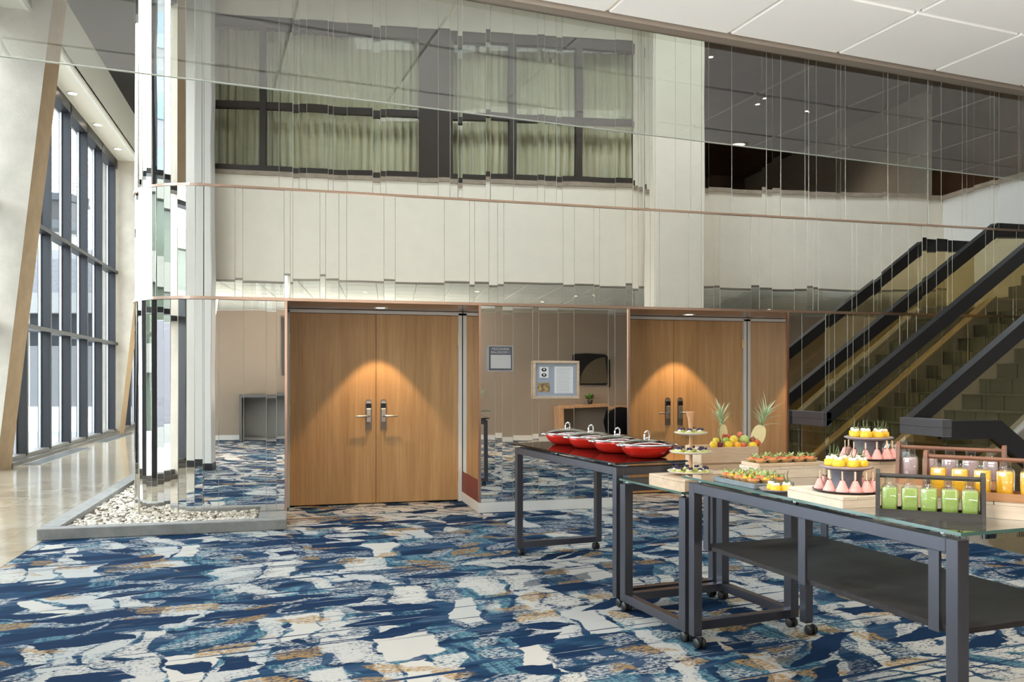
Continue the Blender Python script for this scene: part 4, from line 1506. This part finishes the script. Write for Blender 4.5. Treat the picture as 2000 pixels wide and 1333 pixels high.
# fruit crate
CX, CY, CR = 2.50, 4.535, R(-2)
t = thing('fruit_crate', 'pale slatted wooden crate holding fruit and two pineapples', 'crate', (CX, CY, ZB), CR)
cw, cd, ch = 0.185, 0.105, 0.195
for s_ in (-1, 1):
    for z0, z1 in ((0.0, 0.089), (0.100, 0.192)):
        MB().box(-cw, cw, s_ * cd - 0.006, s_ * cd + 0.006, z0, z1, bev=0.002).build('slat', PINE, t)
    for z0, z1 in ((0.0, 0.089), (0.100, 0.192)):
        MB().box(s_ * cw - 0.012 * (s_ > 0), s_ * cw + 0.012 * (s_ < 0), -cd + 0.007, cd - 0.007, z0, z1).build('end_slat', PINE, t)
    for q in (-1, 1):
        MB().box(s_ * (cw - 0.025) - 0.012, s_ * (cw - 0.025) + 0.012, q * (cd - 0.018) - 0.011, q * (cd - 0.018) + 0.011, 0, 0.197).build('corner_post', PINE, t)
MB().box(-cw + 0.013, cw - 0.013, -cd + 0.008, cd - 0.008, 0.0, 0.155).build('bottom_board', PINE, t)
zc0 = ZB + 0.192


def fruit(nm, px, py, r_, colr, lab, cat='fruit', sz=0.95, dd=0.0, stem=True):
    d = 5.03 + dd * 0.7
    r_ *= 1.04
    u, D = P(px, d)
    z = CAMZ - (py - HZ) * d / F
    key = 'skin_%s' % nm + '%.2f' % colr[0]
    m_ = simple(key, colr, 0.32, 0, 0.5, var=0.22, vscale=18)
    o = MB().sph((0, 0, 0), r_, 1, 1, sz, 18, 12).build(nm, m_, None, (u, D, z))
    o.rotation_euler = (random.uniform(-0.3, 0.3), random.uniform(-0.3, 0.3), 0)
    if stem:
        MB().tube([(0, 0, r_ * sz * 0.95), (0.002, 0, r_ * sz + 0.007)], 0.0016, 5).build('stem', CHOC, o)
    tag(o, lab, cat, 'fruit in the crate')


fx = lambda x: 1370 + x / 8.89
fy = lambda y: 770 + y / 8.89
fruit('lemon', fx(215), fy(880), 0.024, (0.80, 0.55, 0.04), 'pale yellow lemon at the left end of the fruit crate', dd=-0.05)
fruit('lemon', fx(250), fy(815), 0.021, (0.78, 0.60, 0.05), 'yellow lemon on top at the left end of the crate', dd=0.02)
fruit('plum', fx(322), fy(880), 0.019, (0.16, 0.02, 0.03), 'dark red plum between two lemons in the crate', dd=-0.06)
fruit('lemon', fx(470), fy(890), 0.025, (0.85, 0.56, 0.02), 'yellow lemon right of the dark plum', dd=-0.06)
fruit('orange', fx(632), fy(898), 0.024, (0.85, 0.38, 0.02), 'small orange low in the middle of the crate', dd=-0.06)
fruit('red_apple', fx(732), fy(898), 0.020, (0.55, 0.09, 0.03), 'small red apple right of the orange', dd=-0.07)
fruit('lemon', fx(892), fy(905), 0.026, (0.88, 0.58, 0.02), 'bright yellow lemon at the right end of the crate', dd=-0.06)
fruit('peach', fx(962), fy(855), 0.022, (0.62, 0.12, 0.03), 'red orange peach beside the right pineapple', dd=0.0)
fruit('green_apple', fx(745), fy(795), 0.029, (0.42, 0.52, 0.16), 'large pale green apple on top of the fruit', dd=0.0)
fruit('yellow_apple', fx(560), fy(795), 0.027, (0.72, 0.54, 0.06), 'yellow green apple on top, left of the green apple', dd=0.0)
fruit('lime', fx(420), fy(805), 0.021, (0.34, 0.44, 0.10), 'green lime under the small red fruit', dd=0.02)
fruit('red_apple', fx(370), fy(742), 0.018, (0.50, 0.07, 0.04), 'small red fruit in front of the left pineapple', dd=0.05)
fruit('red_apple', fx(462), fy(742), 0.016, (0.52, 0.08, 0.05), 'small red fruit right of the left pineapple', dd=0.05)
fruit('pomegranate', fx(672), fy(705), 0.018, (0.62, 0.16, 0.09), 'small pomegranate topmost in the middle of the crate', dd=0.06)
fruit('strawberry', fx(890), fy(800), 0.019, (0.30, 0.10, 0.05), 'brownish red strawberry below the right pineapple', dd=0.03)

PSKIN = simple('pineapple_skin', (0.22, 0.15, 0.04), 0.7, bump=(70, 1.0, 0.01), var=0.5, vscale=60)
PFLESH = simple('pineapple_flesh', (0.82, 0.74, 0.42), 0.45, var=0.06, vscale=30)
PLEAF = simple('pineapple_leaf', (0.46, 0.56, 0.34), 0.5, var=0.35, vscale=10)


def leaf_mesh():
    m_ = MB()
    vs, fs = [], []
    n_ = 6
    for i in range(n_ + 1):
        t_ = i / n_
        w_ = 0.0085 * (1 - t_) ** 0.8 + 0.0003
        bend = 0.05 * t_ * t_
        vs += [(bend, -w_, 0.135 * t_), (bend - 0.004 * (1 - t_), 0, 0.135 * t_), (bend, w_, 0.135 * t_)]
    for i in range(n_):
        for k in range(2):
            fs.append((i * 3 + k, i * 3 + k + 1, i * 3 + 4 + k, i * 3 + 3 + k))
    return m_.add(vs, fs, 0, True).mesh('leaf', PLEAF)


LEAFM = leaf_mesh()


def pineapple(px, py, d, lean, turn, sc_, label):
    u, D = P(px, d)
    z = CAMZ - (py - HZ) * d / F
    t = thing('pineapple', label, 'pineapple', (u, D, z), 0, 'halved pineapples in the crate')
    t.rotation_euler = (0, lean, turn)
    t.scale = (sc_,) * 3
    rx, rz_ = 0.040, 0.062
    bk_, face = MB(), MB()
    vs, fs = [], []
    na, nz_ = 12, 10
    for j in range(nz_ + 1):
        th = -math.pi / 2 + math.pi * j / nz_
        for i in range(na + 1):
            a = math.pi * i / na
            sq = math.copysign(abs(math.cos(th)) ** 0.7, math.cos(th))
            vs.append((rx * sq * math.cos(a), rx * sq * math.sin(a), rz_ * math.sin(th)))
    for j in range(nz_):
        for i in range(na):
            fs.append((j * (na + 1) + i, j * (na + 1) + i + 1, (j + 1) * (na + 1) + i + 1, (j + 1) * (na + 1) + i))
    bk_.add(vs, fs, 0, True).build('skin', PSKIN, t)
    ring = [vs[j * (na + 1)] for j in range(nz_ + 1)] + [vs[j * (na + 1) + na] for j in range(nz_ - 1, 0, -1)]
    face.add([(x, -0.001, zz) for x, _, zz in ring], [list(range(len(ring)))], 0).build('flesh', PFLESH, t)
    rr_ = random.Random(int(px))
    for k in range(26):
        l = link('leaf', LEAFM, t, (0.006 * math.cos(k), 0.008 + 0.006 * math.sin(k), rz_ - 0.008 + 0.0022 * k))
        l.rotation_euler = (0, R(rr_.uniform(8, 42) * (1 - k / 40)), k * 2.4)
        s_ = rr_.uniform(0.75, 1.1) * (0.75 + 0.012 * k)
        l.scale = (1, 1, s_)


pineapple(fx(385), fy(690), 5.06, R(-9), R(20), 0.92, 'halved pineapple at the left of the fruit crate leaning left')
pineapple(fx(985), fy(720), 5.05, R(17), R(-25), 1.05, 'larger halved pineapple at the right of the crate leaning right')

# ------------------------------------------------------------------ items on the long glass table
def Cw(x, y):
    c_, s_ = math.cos(R(4.85)), math.sin(R(4.85))
    return 2.128 + c_ * x - s_ * y, 2.29 + s_ * x + c_ * y


# slate platter with tarts
t = thing('slate_platter', 'blue grey rectangular platter of tarts at the far end of the glass', 'platter', (2.135, 3.57, ZG), R(5))
MB().prism([(-0.105, -0.16), (0.105, -0.16), (0.105, 0.16), (-0.105, 0.16)], 0.010, 0.018).build('tray', SLATE, t)
r_ = MB()
for q in ((-0.112, 0.112, -0.167, -0.158), (-0.112, 0.112, 0.158, 0.167), (-0.112, -0.103, -0.158, 0.158), (0.103, 0.112, -0.158, 0.158)):
    r_.box(q[0], q[1], q[2], q[3], 0.0, 0.024, bev=0.003)
r_.build('rim', SLATE, t)
tart_a, tart_b = proto_tart(SALM), proto_tart(YELC)
pts = []
for j in range(3):
    for i in range(5):
        pts.append((2.135 - 0.07 + 0.07 * j, 3.57 - 0.125 + 0.062 * i, ZG + 0.018))
ORD2 = ['first', 'second', 'third', 'fourth', 'fifth']
place([tart_a, tart_b], pts, lambda i: 'herb tart on slate platter, %s row from the left, %s from the near end' % (ORD2[i // 5], ORD2[i % 5]), 'tart', 'tarts on the slate platter', 1.15)

# small round plate
t = thing('round_plate', 'small mauve round plate beside the slate platter', 'plate', (2.10, 3.295, ZG))
MB().lathe([(0, 0), (0.05, 0), (0.08, 0.010), (0.085, 0.016), (0.078, 0.014), (0.05, 0.006), (0, 0.006)], 32).build('dish', MAUVE, t)
cake = proto_cake()
place([cake], [(2.07, 3.27, ZG + 0.007), (2.115, 3.255, ZG + 0.007), (2.145, 3.30, ZG + 0.007), (2.09, 3.33, ZG + 0.007)], lambda i: 'mango cake on the small mauve plate, %s from the left' % ORD[i], 'cake', 'cakes on the small plate')

# riser with upper tray
plank_box('wooden_riser', 'pale pine riser under the upper tart tray at the far table end', (2.46, 3.82, ZG), R(3), 0.42, 0.16, 0.06, PINEL)
t = thing('tart_tray', 'shallow wooden rimmed tray of salmon tarts on the pine riser', 'tray', (2.46, 3.82, ZG + 0.06), R(3))
MB().box(-0.19, 0.19, -0.075, 0.075, 0.004, 0.012).build('tray', SLATE, t)
r_ = MB()
for q in ((-0.197, 0.197, -0.082, -0.074), (-0.197, 0.197, 0.074, 0.082), (-0.197, -0.189, -0.074, 0.074), (0.189, 0.197, -0.074, 0.074)):
    r_.box(q[0], q[1], q[2], q[3], 0.0, 0.018, bev=0.002)
r_.build('rim', PINE, t)
tc_ = proto_tart(SALM, 'salmon_tart')
pts = [(2.46 - 0.152 + 0.075 * i - 0.003 * j, 3.82 - 0.041 + 0.072 * j + 0.004 * i, ZG + 0.072) for j in range(2) for i in range(5)]
place([tc_], pts, lambda i: 'salmon tart on the upper wooden tray, %s row, %s from the left' % (('front', 'back')[i // 5], ORD[i % 5]), 'tart', 'tarts on the upper tray', 1.28)


def cake_stand(label, loc, r_low, r_top, h, rp_):
    t = thing('cake_stand', label, 'cake stand', loc)
    MB().lathe([(0, 0), (rp_ + 0.012, 0), (rp_, 0.01), (rp_ * 0.93, h * 0.5), (rp_, h - 0.008), (rp_ + 0.01, h), (0, h)], 32).build('pedestal', GREYC, t)
    MB().lathe([(0, h), (r_top * 0.8, h + 0.002), (r_top, h + 0.010), (r_top, h + 0.016), (r_top * 0.9, h + 0.016), (0, h + 0.014)], 36).build('top_plate', MAUVE, t)
    return t


plank_box('wooden_riser', 'pale plank riser under the front cake stand', (2.198, 2.975, ZG), R(2), 0.285, 0.355, 0.045, PINEL, 4)
zr = ZG + 0.045
c1 = (2.192, 2.945)
t = thing('serving_plate', 'dark round plate of pink mousse cones under the front cake stand', 'plate', (*c1, zr))
MB().lathe([(0, 0), (0.10, 0), (0.128, 0.006), (0.133, 0.010), (0.126, 0.010), (0.1, 0.005), (0, 0.005)], 36).build('dish', DKPL, t)
cake_stand('grey pedestal cake stand with mango cakes behind the green juice caddy', (*c1, zr + 0.005), 0.13, 0.104, 0.085, 0.062)
cone = proto_cone()
ang = [R(a_) for a_ in (195, 225, 252, 280, 308, 340, 20, 60, 110, 150)]
pts = [(c1[0] + 0.103 * math.cos(a_), c1[1] + 0.103 * math.sin(a_), zr + 0.006) for a_ in ang]
pts.sort()
place([cone], pts, lambda i: 'pink mousse cone with stick around the front cake stand, %s from the left' % ORD[i], 'dessert', 'mousse cones around the front stand')
pts = [(c1[0] + 0.062 * math.cos(a_), c1[1] + 0.062 * math.sin(a_), zr + 0.106) for a_ in [k * 2 * math.pi / 7 for k in range(7)]]
pts.sort()
place([cake], pts, lambda i: 'mango cake on the front cake stand, %s from the left' % ORD[i], 'cake', 'cakes on the front stand')

t = plank_box('wooden_riser', 'tall pale crate riser under the rear cake stand', (2.60, 3.315, ZG), R(0), 0.29, 0.25, 0.135, PINE, 3)
zr2 = ZG + 0.135
c2 = (2.575, 3.30)
t = thing('serving_plate', 'dark round plate of mousse cones under the rear cake stand', 'plate', (*c2, zr2))
MB().lathe([(0, 0), (0.10, 0), (0.132, 0.006), (0.138, 0.010), (0.13, 0.010), (0.1, 0.005), (0, 0.005)], 36).build('dish', DKPL, t)
cake_stand('grey pedestal cake stand with mango cakes at the rear, higher one', (*c2, zr2 + 0.005), 0.13, 0.106, 0.083, 0.062)
pts = [(c2[0] + 0.102 * math.cos(a_), c2[1] + 0.102 * math.sin(a_), zr2 + 0.006) for a_ in ang]
pts.sort()
place([cone], pts, lambda i: 'pink mousse cone with stick around the rear cake stand, %s from the left' % ORD[i], 'dessert', 'mousse cones around the rear stand')
pts = [(c2[0] + 0.064 * math.cos(a_), c2[1] + 0.064 * math.sin(a_), zr2 + 0.104) for a_ in [0.3 + k * 2 * math.pi / 7 for k in range(7)]]
pts.sort()
place([cake], pts, lambda i: 'mango cake on the rear cake stand, %s from the left' % ORD[i], 'cake', 'cakes on the rear stand')

t = thing('glass_jar', 'pale blue glass jar standing behind the rear cake stand', 'jar', (2.86, 3.47, ZG))
MB().lathe([(0, 0.002), (0.062, 0.002), (0.065, 0.01), (0.065, 0.17), (0.055, 0.185), (0.055, 0.20), (0.058, 0.205)], 24).build('glass_body', BOTG, t)
MB().lathe([(0, 0.006), (0.060, 0.006), (0.061, 0.15), (0, 0.15)], 24).build('water', simple('pale_blue_water', (0.36, 0.48, 0.54), 0.2), t)

# ------------------------------------------------------------------ juice caddies
def rrect(hx, r_, n_=4):
    out = []
    for cx, cy, a0 in ((hx - r_, hx - r_, 0), (-hx + r_, hx - r_, 90), (-hx + r_, -hx + r_, 180), (hx - r_, -hx + r_, 270)):
        for k in range(n_ + 1):
            a_ = R(a0 + 90 * k / n_)
            out.append((cx + r_ * math.cos(a_), cy + r_ * math.sin(a_)))
    return out


def loft(mb, rings, m_=0, cap0=True, cap1=True):
    n_ = len(rings[0])
    vs = [p for r_ in rings for p in r_]
    fs = []
    for j in range(len(rings) - 1):
        for i in range(n_):
            k = (i + 1) % n_
            fs.append((j * n_ + i, j * n_ + k, (j + 1) * n_ + k, (j + 1) * n_ + i))
    mb.add(vs, fs, m_, True)
    if cap0:
        mb.add(rings[0], [list(range(n_))[::-1]], m_)
    if cap1:
        mb.add(rings[-1], [list(range(n_))], m_)


def bottle_meshes(juice):
    g_ = MB()
    rings = []
    for hx, r_, z in ((0.0221, 0.0074, 0.0000), (0.0253, 0.0092, 0.0053), (0.0262, 0.0092, 0.0424), (0.0262, 0.0092, 0.0784), (0.0239, 0.0120, 0.0869), (0.0175, 0.0170, 0.0922), (0.0161, 0.0160, 0.0965), (0.0161, 0.0160, 0.1124), (0.0179, 0.0178, 0.1134), (0.0179, 0.0178, 0.1177)):
        rings.append([(x, y, z) for x, y in rrect(hx, r_)])
    loft(g_, rings, 0, True, False)
    j = MB()
    rings = []
    for hx, r_, z in ((0.0212, 0.0074, 0.0032), (0.0241, 0.0083, 0.0074), (0.0250, 0.0083, 0.0424), (0.0250, 0.0083, 0.0774), (0.0235, 0.0101, 0.0827)):
        rings.append([(x, y, z) for x, y in rrect(hx, r_)])
    loft(j, rings, 0)
    n_ = MB()
    for z in (0.0856, 0.0911, 0.1113):
        pts_ = [(0.0172 * math.cos(a_), 0.0172 * math.sin(a_), z) for a_ in [k * 2 * math.pi / 16 for k in range(17)]]
        n_.tube(pts_, 0.0011, 5, caps=False)
    return g_.mesh('glass_body', BOTG), j.mesh('juice', juice), n_.mesh('neck_thread', BOTG)


def caddy(label, loc, rz, wmat, juice, n_, jl, lower=None, L_=0.38, bl=None):
    t = thing('bottle_caddy', label, 'caddy', loc, rz, 'juice bottle caddies')
    h, d_ = 0.17, 0.045
    for s_, x in ((-1, 0.0), (1, L_ - 0.014)):
        MB().prism([(-d_, 0), (d_, 0), (d_ * 0.55, h - 0.012), (d_ * 0.35, h), (-d_ * 0.35, h), (-d_ * 0.55, h - 0.012)], x, x + 0.014, 'x').build('end_board', wmat, t)
    MB().box(0.014, L_ - 0.014, -d_ + 0.008, d_ - 0.008, 0.0, 0.016).build('base_board', wmat, t)
    for y in (-d_, d_ - 0.008):
        MB().box(0.0145, L_ - 0.0145, y, y + 0.008, 0.0, 0.030).build('side_rail', lower or wmat, t)
    MB().tube([(0.006, 0, h - 0.022), (L_ - 0.006, 0, h - 0.022)], 0.0085, 10).build('handle', wmat, t)
    g_, j_, nk = bottle_meshes(juice)
    T = Matrix.Translation(loc) @ Matrix.Rotation(rz, 4, 'Z')
    sp = (L_ - 0.028) / n_
    for k in range(n_):
        p = T @ Vector((0.014 + sp * (k + 0.5), 0, 0.0165))
        b_ = thing('juice_bottle', '%s, %s from the left' % (jl, ORD[k]), 'bottle', p, rz + random.uniform(-0.15, 0.15), bl)
        b_.scale = (1.07, 1.07, 1.09)
        link('glass_body', g_, b_)
        link('juice', j_, b_)
        link('neck_thread', nk, b_)


GRJ = simple('green_juice', (0.30, 0.44, 0.10), 0.3, 0, 0.5, coat=0.5, var=0.08, vscale=120)
YLJ = simple('orange_juice', (0.88, 0.46, 0.015), 0.3, 0, 0.5, coat=0.5)
PUJ = simple('berry_smoothie', (0.42, 0.30, 0.32), 0.35, 0, 0.5, coat=0.5)
ga = R(-40)
pL = (2.066 + 0.045 * 0.64, 2.61 + 0.045 * 0.77)
caddy('black stained caddy of five green juice bottles at the table front', (*pL, ZG), ga, BKWD, GRJ, 5, 'green juice bottle in the black caddy', None, 0.355, 'green juice bottles')
ya = R(-50)
ylo = (2.333, 2.672)
plank_box('wooden_riser', 'whitewashed block under the yellow juice caddy', (ylo[0] + 0.18 * math.cos(ya), ylo[1] + 0.18 * math.sin(ya), ZG), ya, 0.33, 0.085, 0.062, PINEL, 3)
caddy('brown wooden caddy of yellow juice bottles behind the green ones', (*ylo, ZG + 0.0625), ya, BRWD, YLJ, 5, 'yellow orange juice bottle in the brown caddy', ORWD, 0.392, 'yellow juice bottles')
plo = (2.432, 2.938)
plank_box('wooden_riser', 'pale block under the rearmost brown caddy', (plo[0] + 0.18 * math.cos(ya), plo[1] + 0.18 * math.sin(ya), ZG), ya, 0.33, 0.085, 0.075, PINE, 3)
caddy('brown wooden caddy of pale berry smoothies, rearmost of the three', (*plo, ZG + 0.0755), ya, BRWD, PUJ, 5, 'pale mauve smoothie bottle in the rear caddy', ORWD, 0.392, 'berry smoothie bottles')

# ------------------------------------------------------------------ outdoors
MB().box(-120, UG - 0.3, -60, 160, -0.5, -0.3).build('ground', simple('sunlit_paving', (0.34, 0.335, 0.33), 0.8, var=0.05, vscale=0.5), kind='structure')


def camframe(name, label, cat, d):
    return thing(name, label, cat, (ST * d, CT * d, 0), -TH)


def zz(py, d):
    return CAMZ + (HZ - py) * d / F


d0 = 27.0
t = camframe('terminal_building', 'low pale terminal building with grey shingled roof beyond the glass wall', 'building', d0)
X0, X1 = -40, -11.6
MB().box(X0, X1, 0, 0.3, -0.3, zz(795, d0)).build('white_wall', simple('white_wall', (0.85, 0.85, 0.84), 0.8), t)
k = 0
x = X0
while x < X1 - 0.1:
    MB().box(x + 0.01, min(x + 2.0, X1) - 0.01, 0.05, 0.3, zz(795, d0), zz(676, d0)).build('wall_panel', simple('grey_panel', (0.16, 0.16, 0.17), 0.6) if 'grey_panel' not in bpy.data.materials else bpy.data.materials['grey_panel'], t)
    x += 2.0
MB().box(X0, X1, 0.15, 0.3, zz(676, d0), zz(613, d0)).build('window_band', simple('dark_band', (0.02, 0.022, 0.028), 0.3), t)
MB().box(X0, X1 - 1.2, -0.3, 0.3, zz(613, d0), zz(574, d0)).build('canopy', simple('canopy_white', (0.28, 0.28, 0.28), 0.7), t)
MB().prism([(0.3, zz(575, d0)), (6.0, zz(575, d0)), (6.0, zz(480, d0) + 0.8), (3.0, zz(480, d0))], X0, X1 - 1.5, 'x').build('shingle_roof', simple('grey_shingle', (0.08, 0.08, 0.09), 0.8, var=0.3, vscale=8), t)
d1 = 75.0
t = camframe('control_tower', 'grey control tower with flared glass cab seen through the windows', 'tower', d1)
xc = (112 - 1000) * d1 / F
wcb = 55 * d1 / F
zc0_, zc1_, zc2_, zc3_ = zz(452, d1), zz(436, d1), zz(402, d1), zz(388, d1)
MB().lathe([(wcb * 0.62, -0.3), (wcb * 0.62, zc0_), (0, zc0_)], 8, (xc, 0, 0), smooth=False).build('shaft', simple('tower_concrete', (0.2, 0.19, 0.17), 0.8), t)
MB().lathe([(wcb * 0.62, zc0_ - 0.3), (wcb * 0.78, zc0_), (wcb * 0.84, zc1_), (0, zc1_)], 8, (xc, 0, 0), smooth=False).build('gallery', simple('tower_grey', (0.06, 0.065, 0.07), 0.6), t)
MB().lathe([(wcb * 0.8, zc1_), (wcb * 0.98, zc2_)], 8, (xc, 0, 0), smooth=False).build('cab_glass', simple('cab_glass', (0.05, 0.05, 0.055), 0.1), t)
MB().lathe([(wcb * 0.98, zc2_), (wcb * 1.12, zc2_ + 0.05), (wcb * 1.14, zc3_), (0, zc3_ + 0.25)], 8, (xc, 0, 0), smooth=False).build('cab_roof', simple('cab_roof', (0.03, 0.034, 0.04), 0.5), t)
an = MB()
ax = (143 - 1000) * d1 / F
an.tube([(ax, 0, zc3_), (ax, 0, zz(352, d1))], 0.05, 5)
for q in range(5):
    an.tube([(ax - 0.3, 0, zc3_ + 0.4 + q * 0.33), (ax + 0.3, 0, zc3_ + 0.4 + q * 0.33)], 0.03, 4)
an.build('antenna_mast', simple('mast', (0.15, 0.15, 0.16), 0.5), t)
d2 = 60.0
t = camframe('cream_building', 'cream low building below the control tower', 'building', d2)
MB().box((-60 - 1000) * d2 / F, (76 - 1000) * d2 / F, 0, 6, -0.3, zz(455, d2)).build('wall', simple('cream_render', (0.3, 0.27, 0.21), 0.8), t)
for x in (20, 40, 66):
    MB().box((x - 1000) * d2 / F, (x + 4 - 1000) * d2 / F, -0.1, 0.05, zz(486, d2), zz(470, d2)).build('window', BLACK, t)
# office tower across the road, seen only in the rounded mirrors
t = thing('office_tower', 'tall office tower with bands of blue windows mirrored in the rounded corner', 'building', (-34, 2.0, -0.3))
MB().box(-8, 0, -9, 6, 0, 34).build('wall', simple('grey_cladding', (0.12, 0.122, 0.135), 0.6), t)
BW = simple('blue_window', (0.05, 0.10, 0.15), 0.08, 0.0, 0.8)
wm_ = MB().box(0, 0.06, -1.1, 1.1, 0, 1.8).mesh('window', BW)
for fl_ in range(10):
    for c_ in range(5):
        link('window', wm_, t, (0, -7.4 + c_ * 2.9, 1.4 + fl_ * 3.2))

# boundary wall and car park building across the drive, mirrored in the rounded corner
t = thing('boundary_wall', 'grey panelled boundary wall across the drive, mirrored in the rounded corner', 'wall', (-14.0, 0, -0.3))
pm = MB().box(-0.1, 0.1, -0.99, 0.99, 0.5, 3.1, bev=0.01).mesh('wall_panel', simple('lilac_grey_panel', (0.17, 0.165, 0.19), 0.7))
for k in range(16):
    link('wall_panel', pm, t, (0, -22 + 2 * k, 0))
MB().box(-0.16, 0.16, -23, 9, 0, 0.5).build('plinth', simple('plinth_concrete', (0.3, 0.3, 0.29), 0.8), t)
t = thing('car_park', 'low concrete car park with green glazed bands behind the boundary wall', 'building', (-22.0, 0, -0.3))
cm_ = simple('car_park_concrete', (0.15, 0.15, 0.13), 0.8)
gm_ = simple('green_glazed_band', (0.045, 0.06, 0.04), 0.2)
for k in range(3):
    MB().box(-6, 0, -24, 12, 2.9 * k + 1.9, 2.9 * k + 2.9).build('parapet', cm_, t)
    MB().box(-6, -0.25, -24, 12, 2.9 * k, 2.9 * k + 1.9).build('glazed_band', gm_, t)
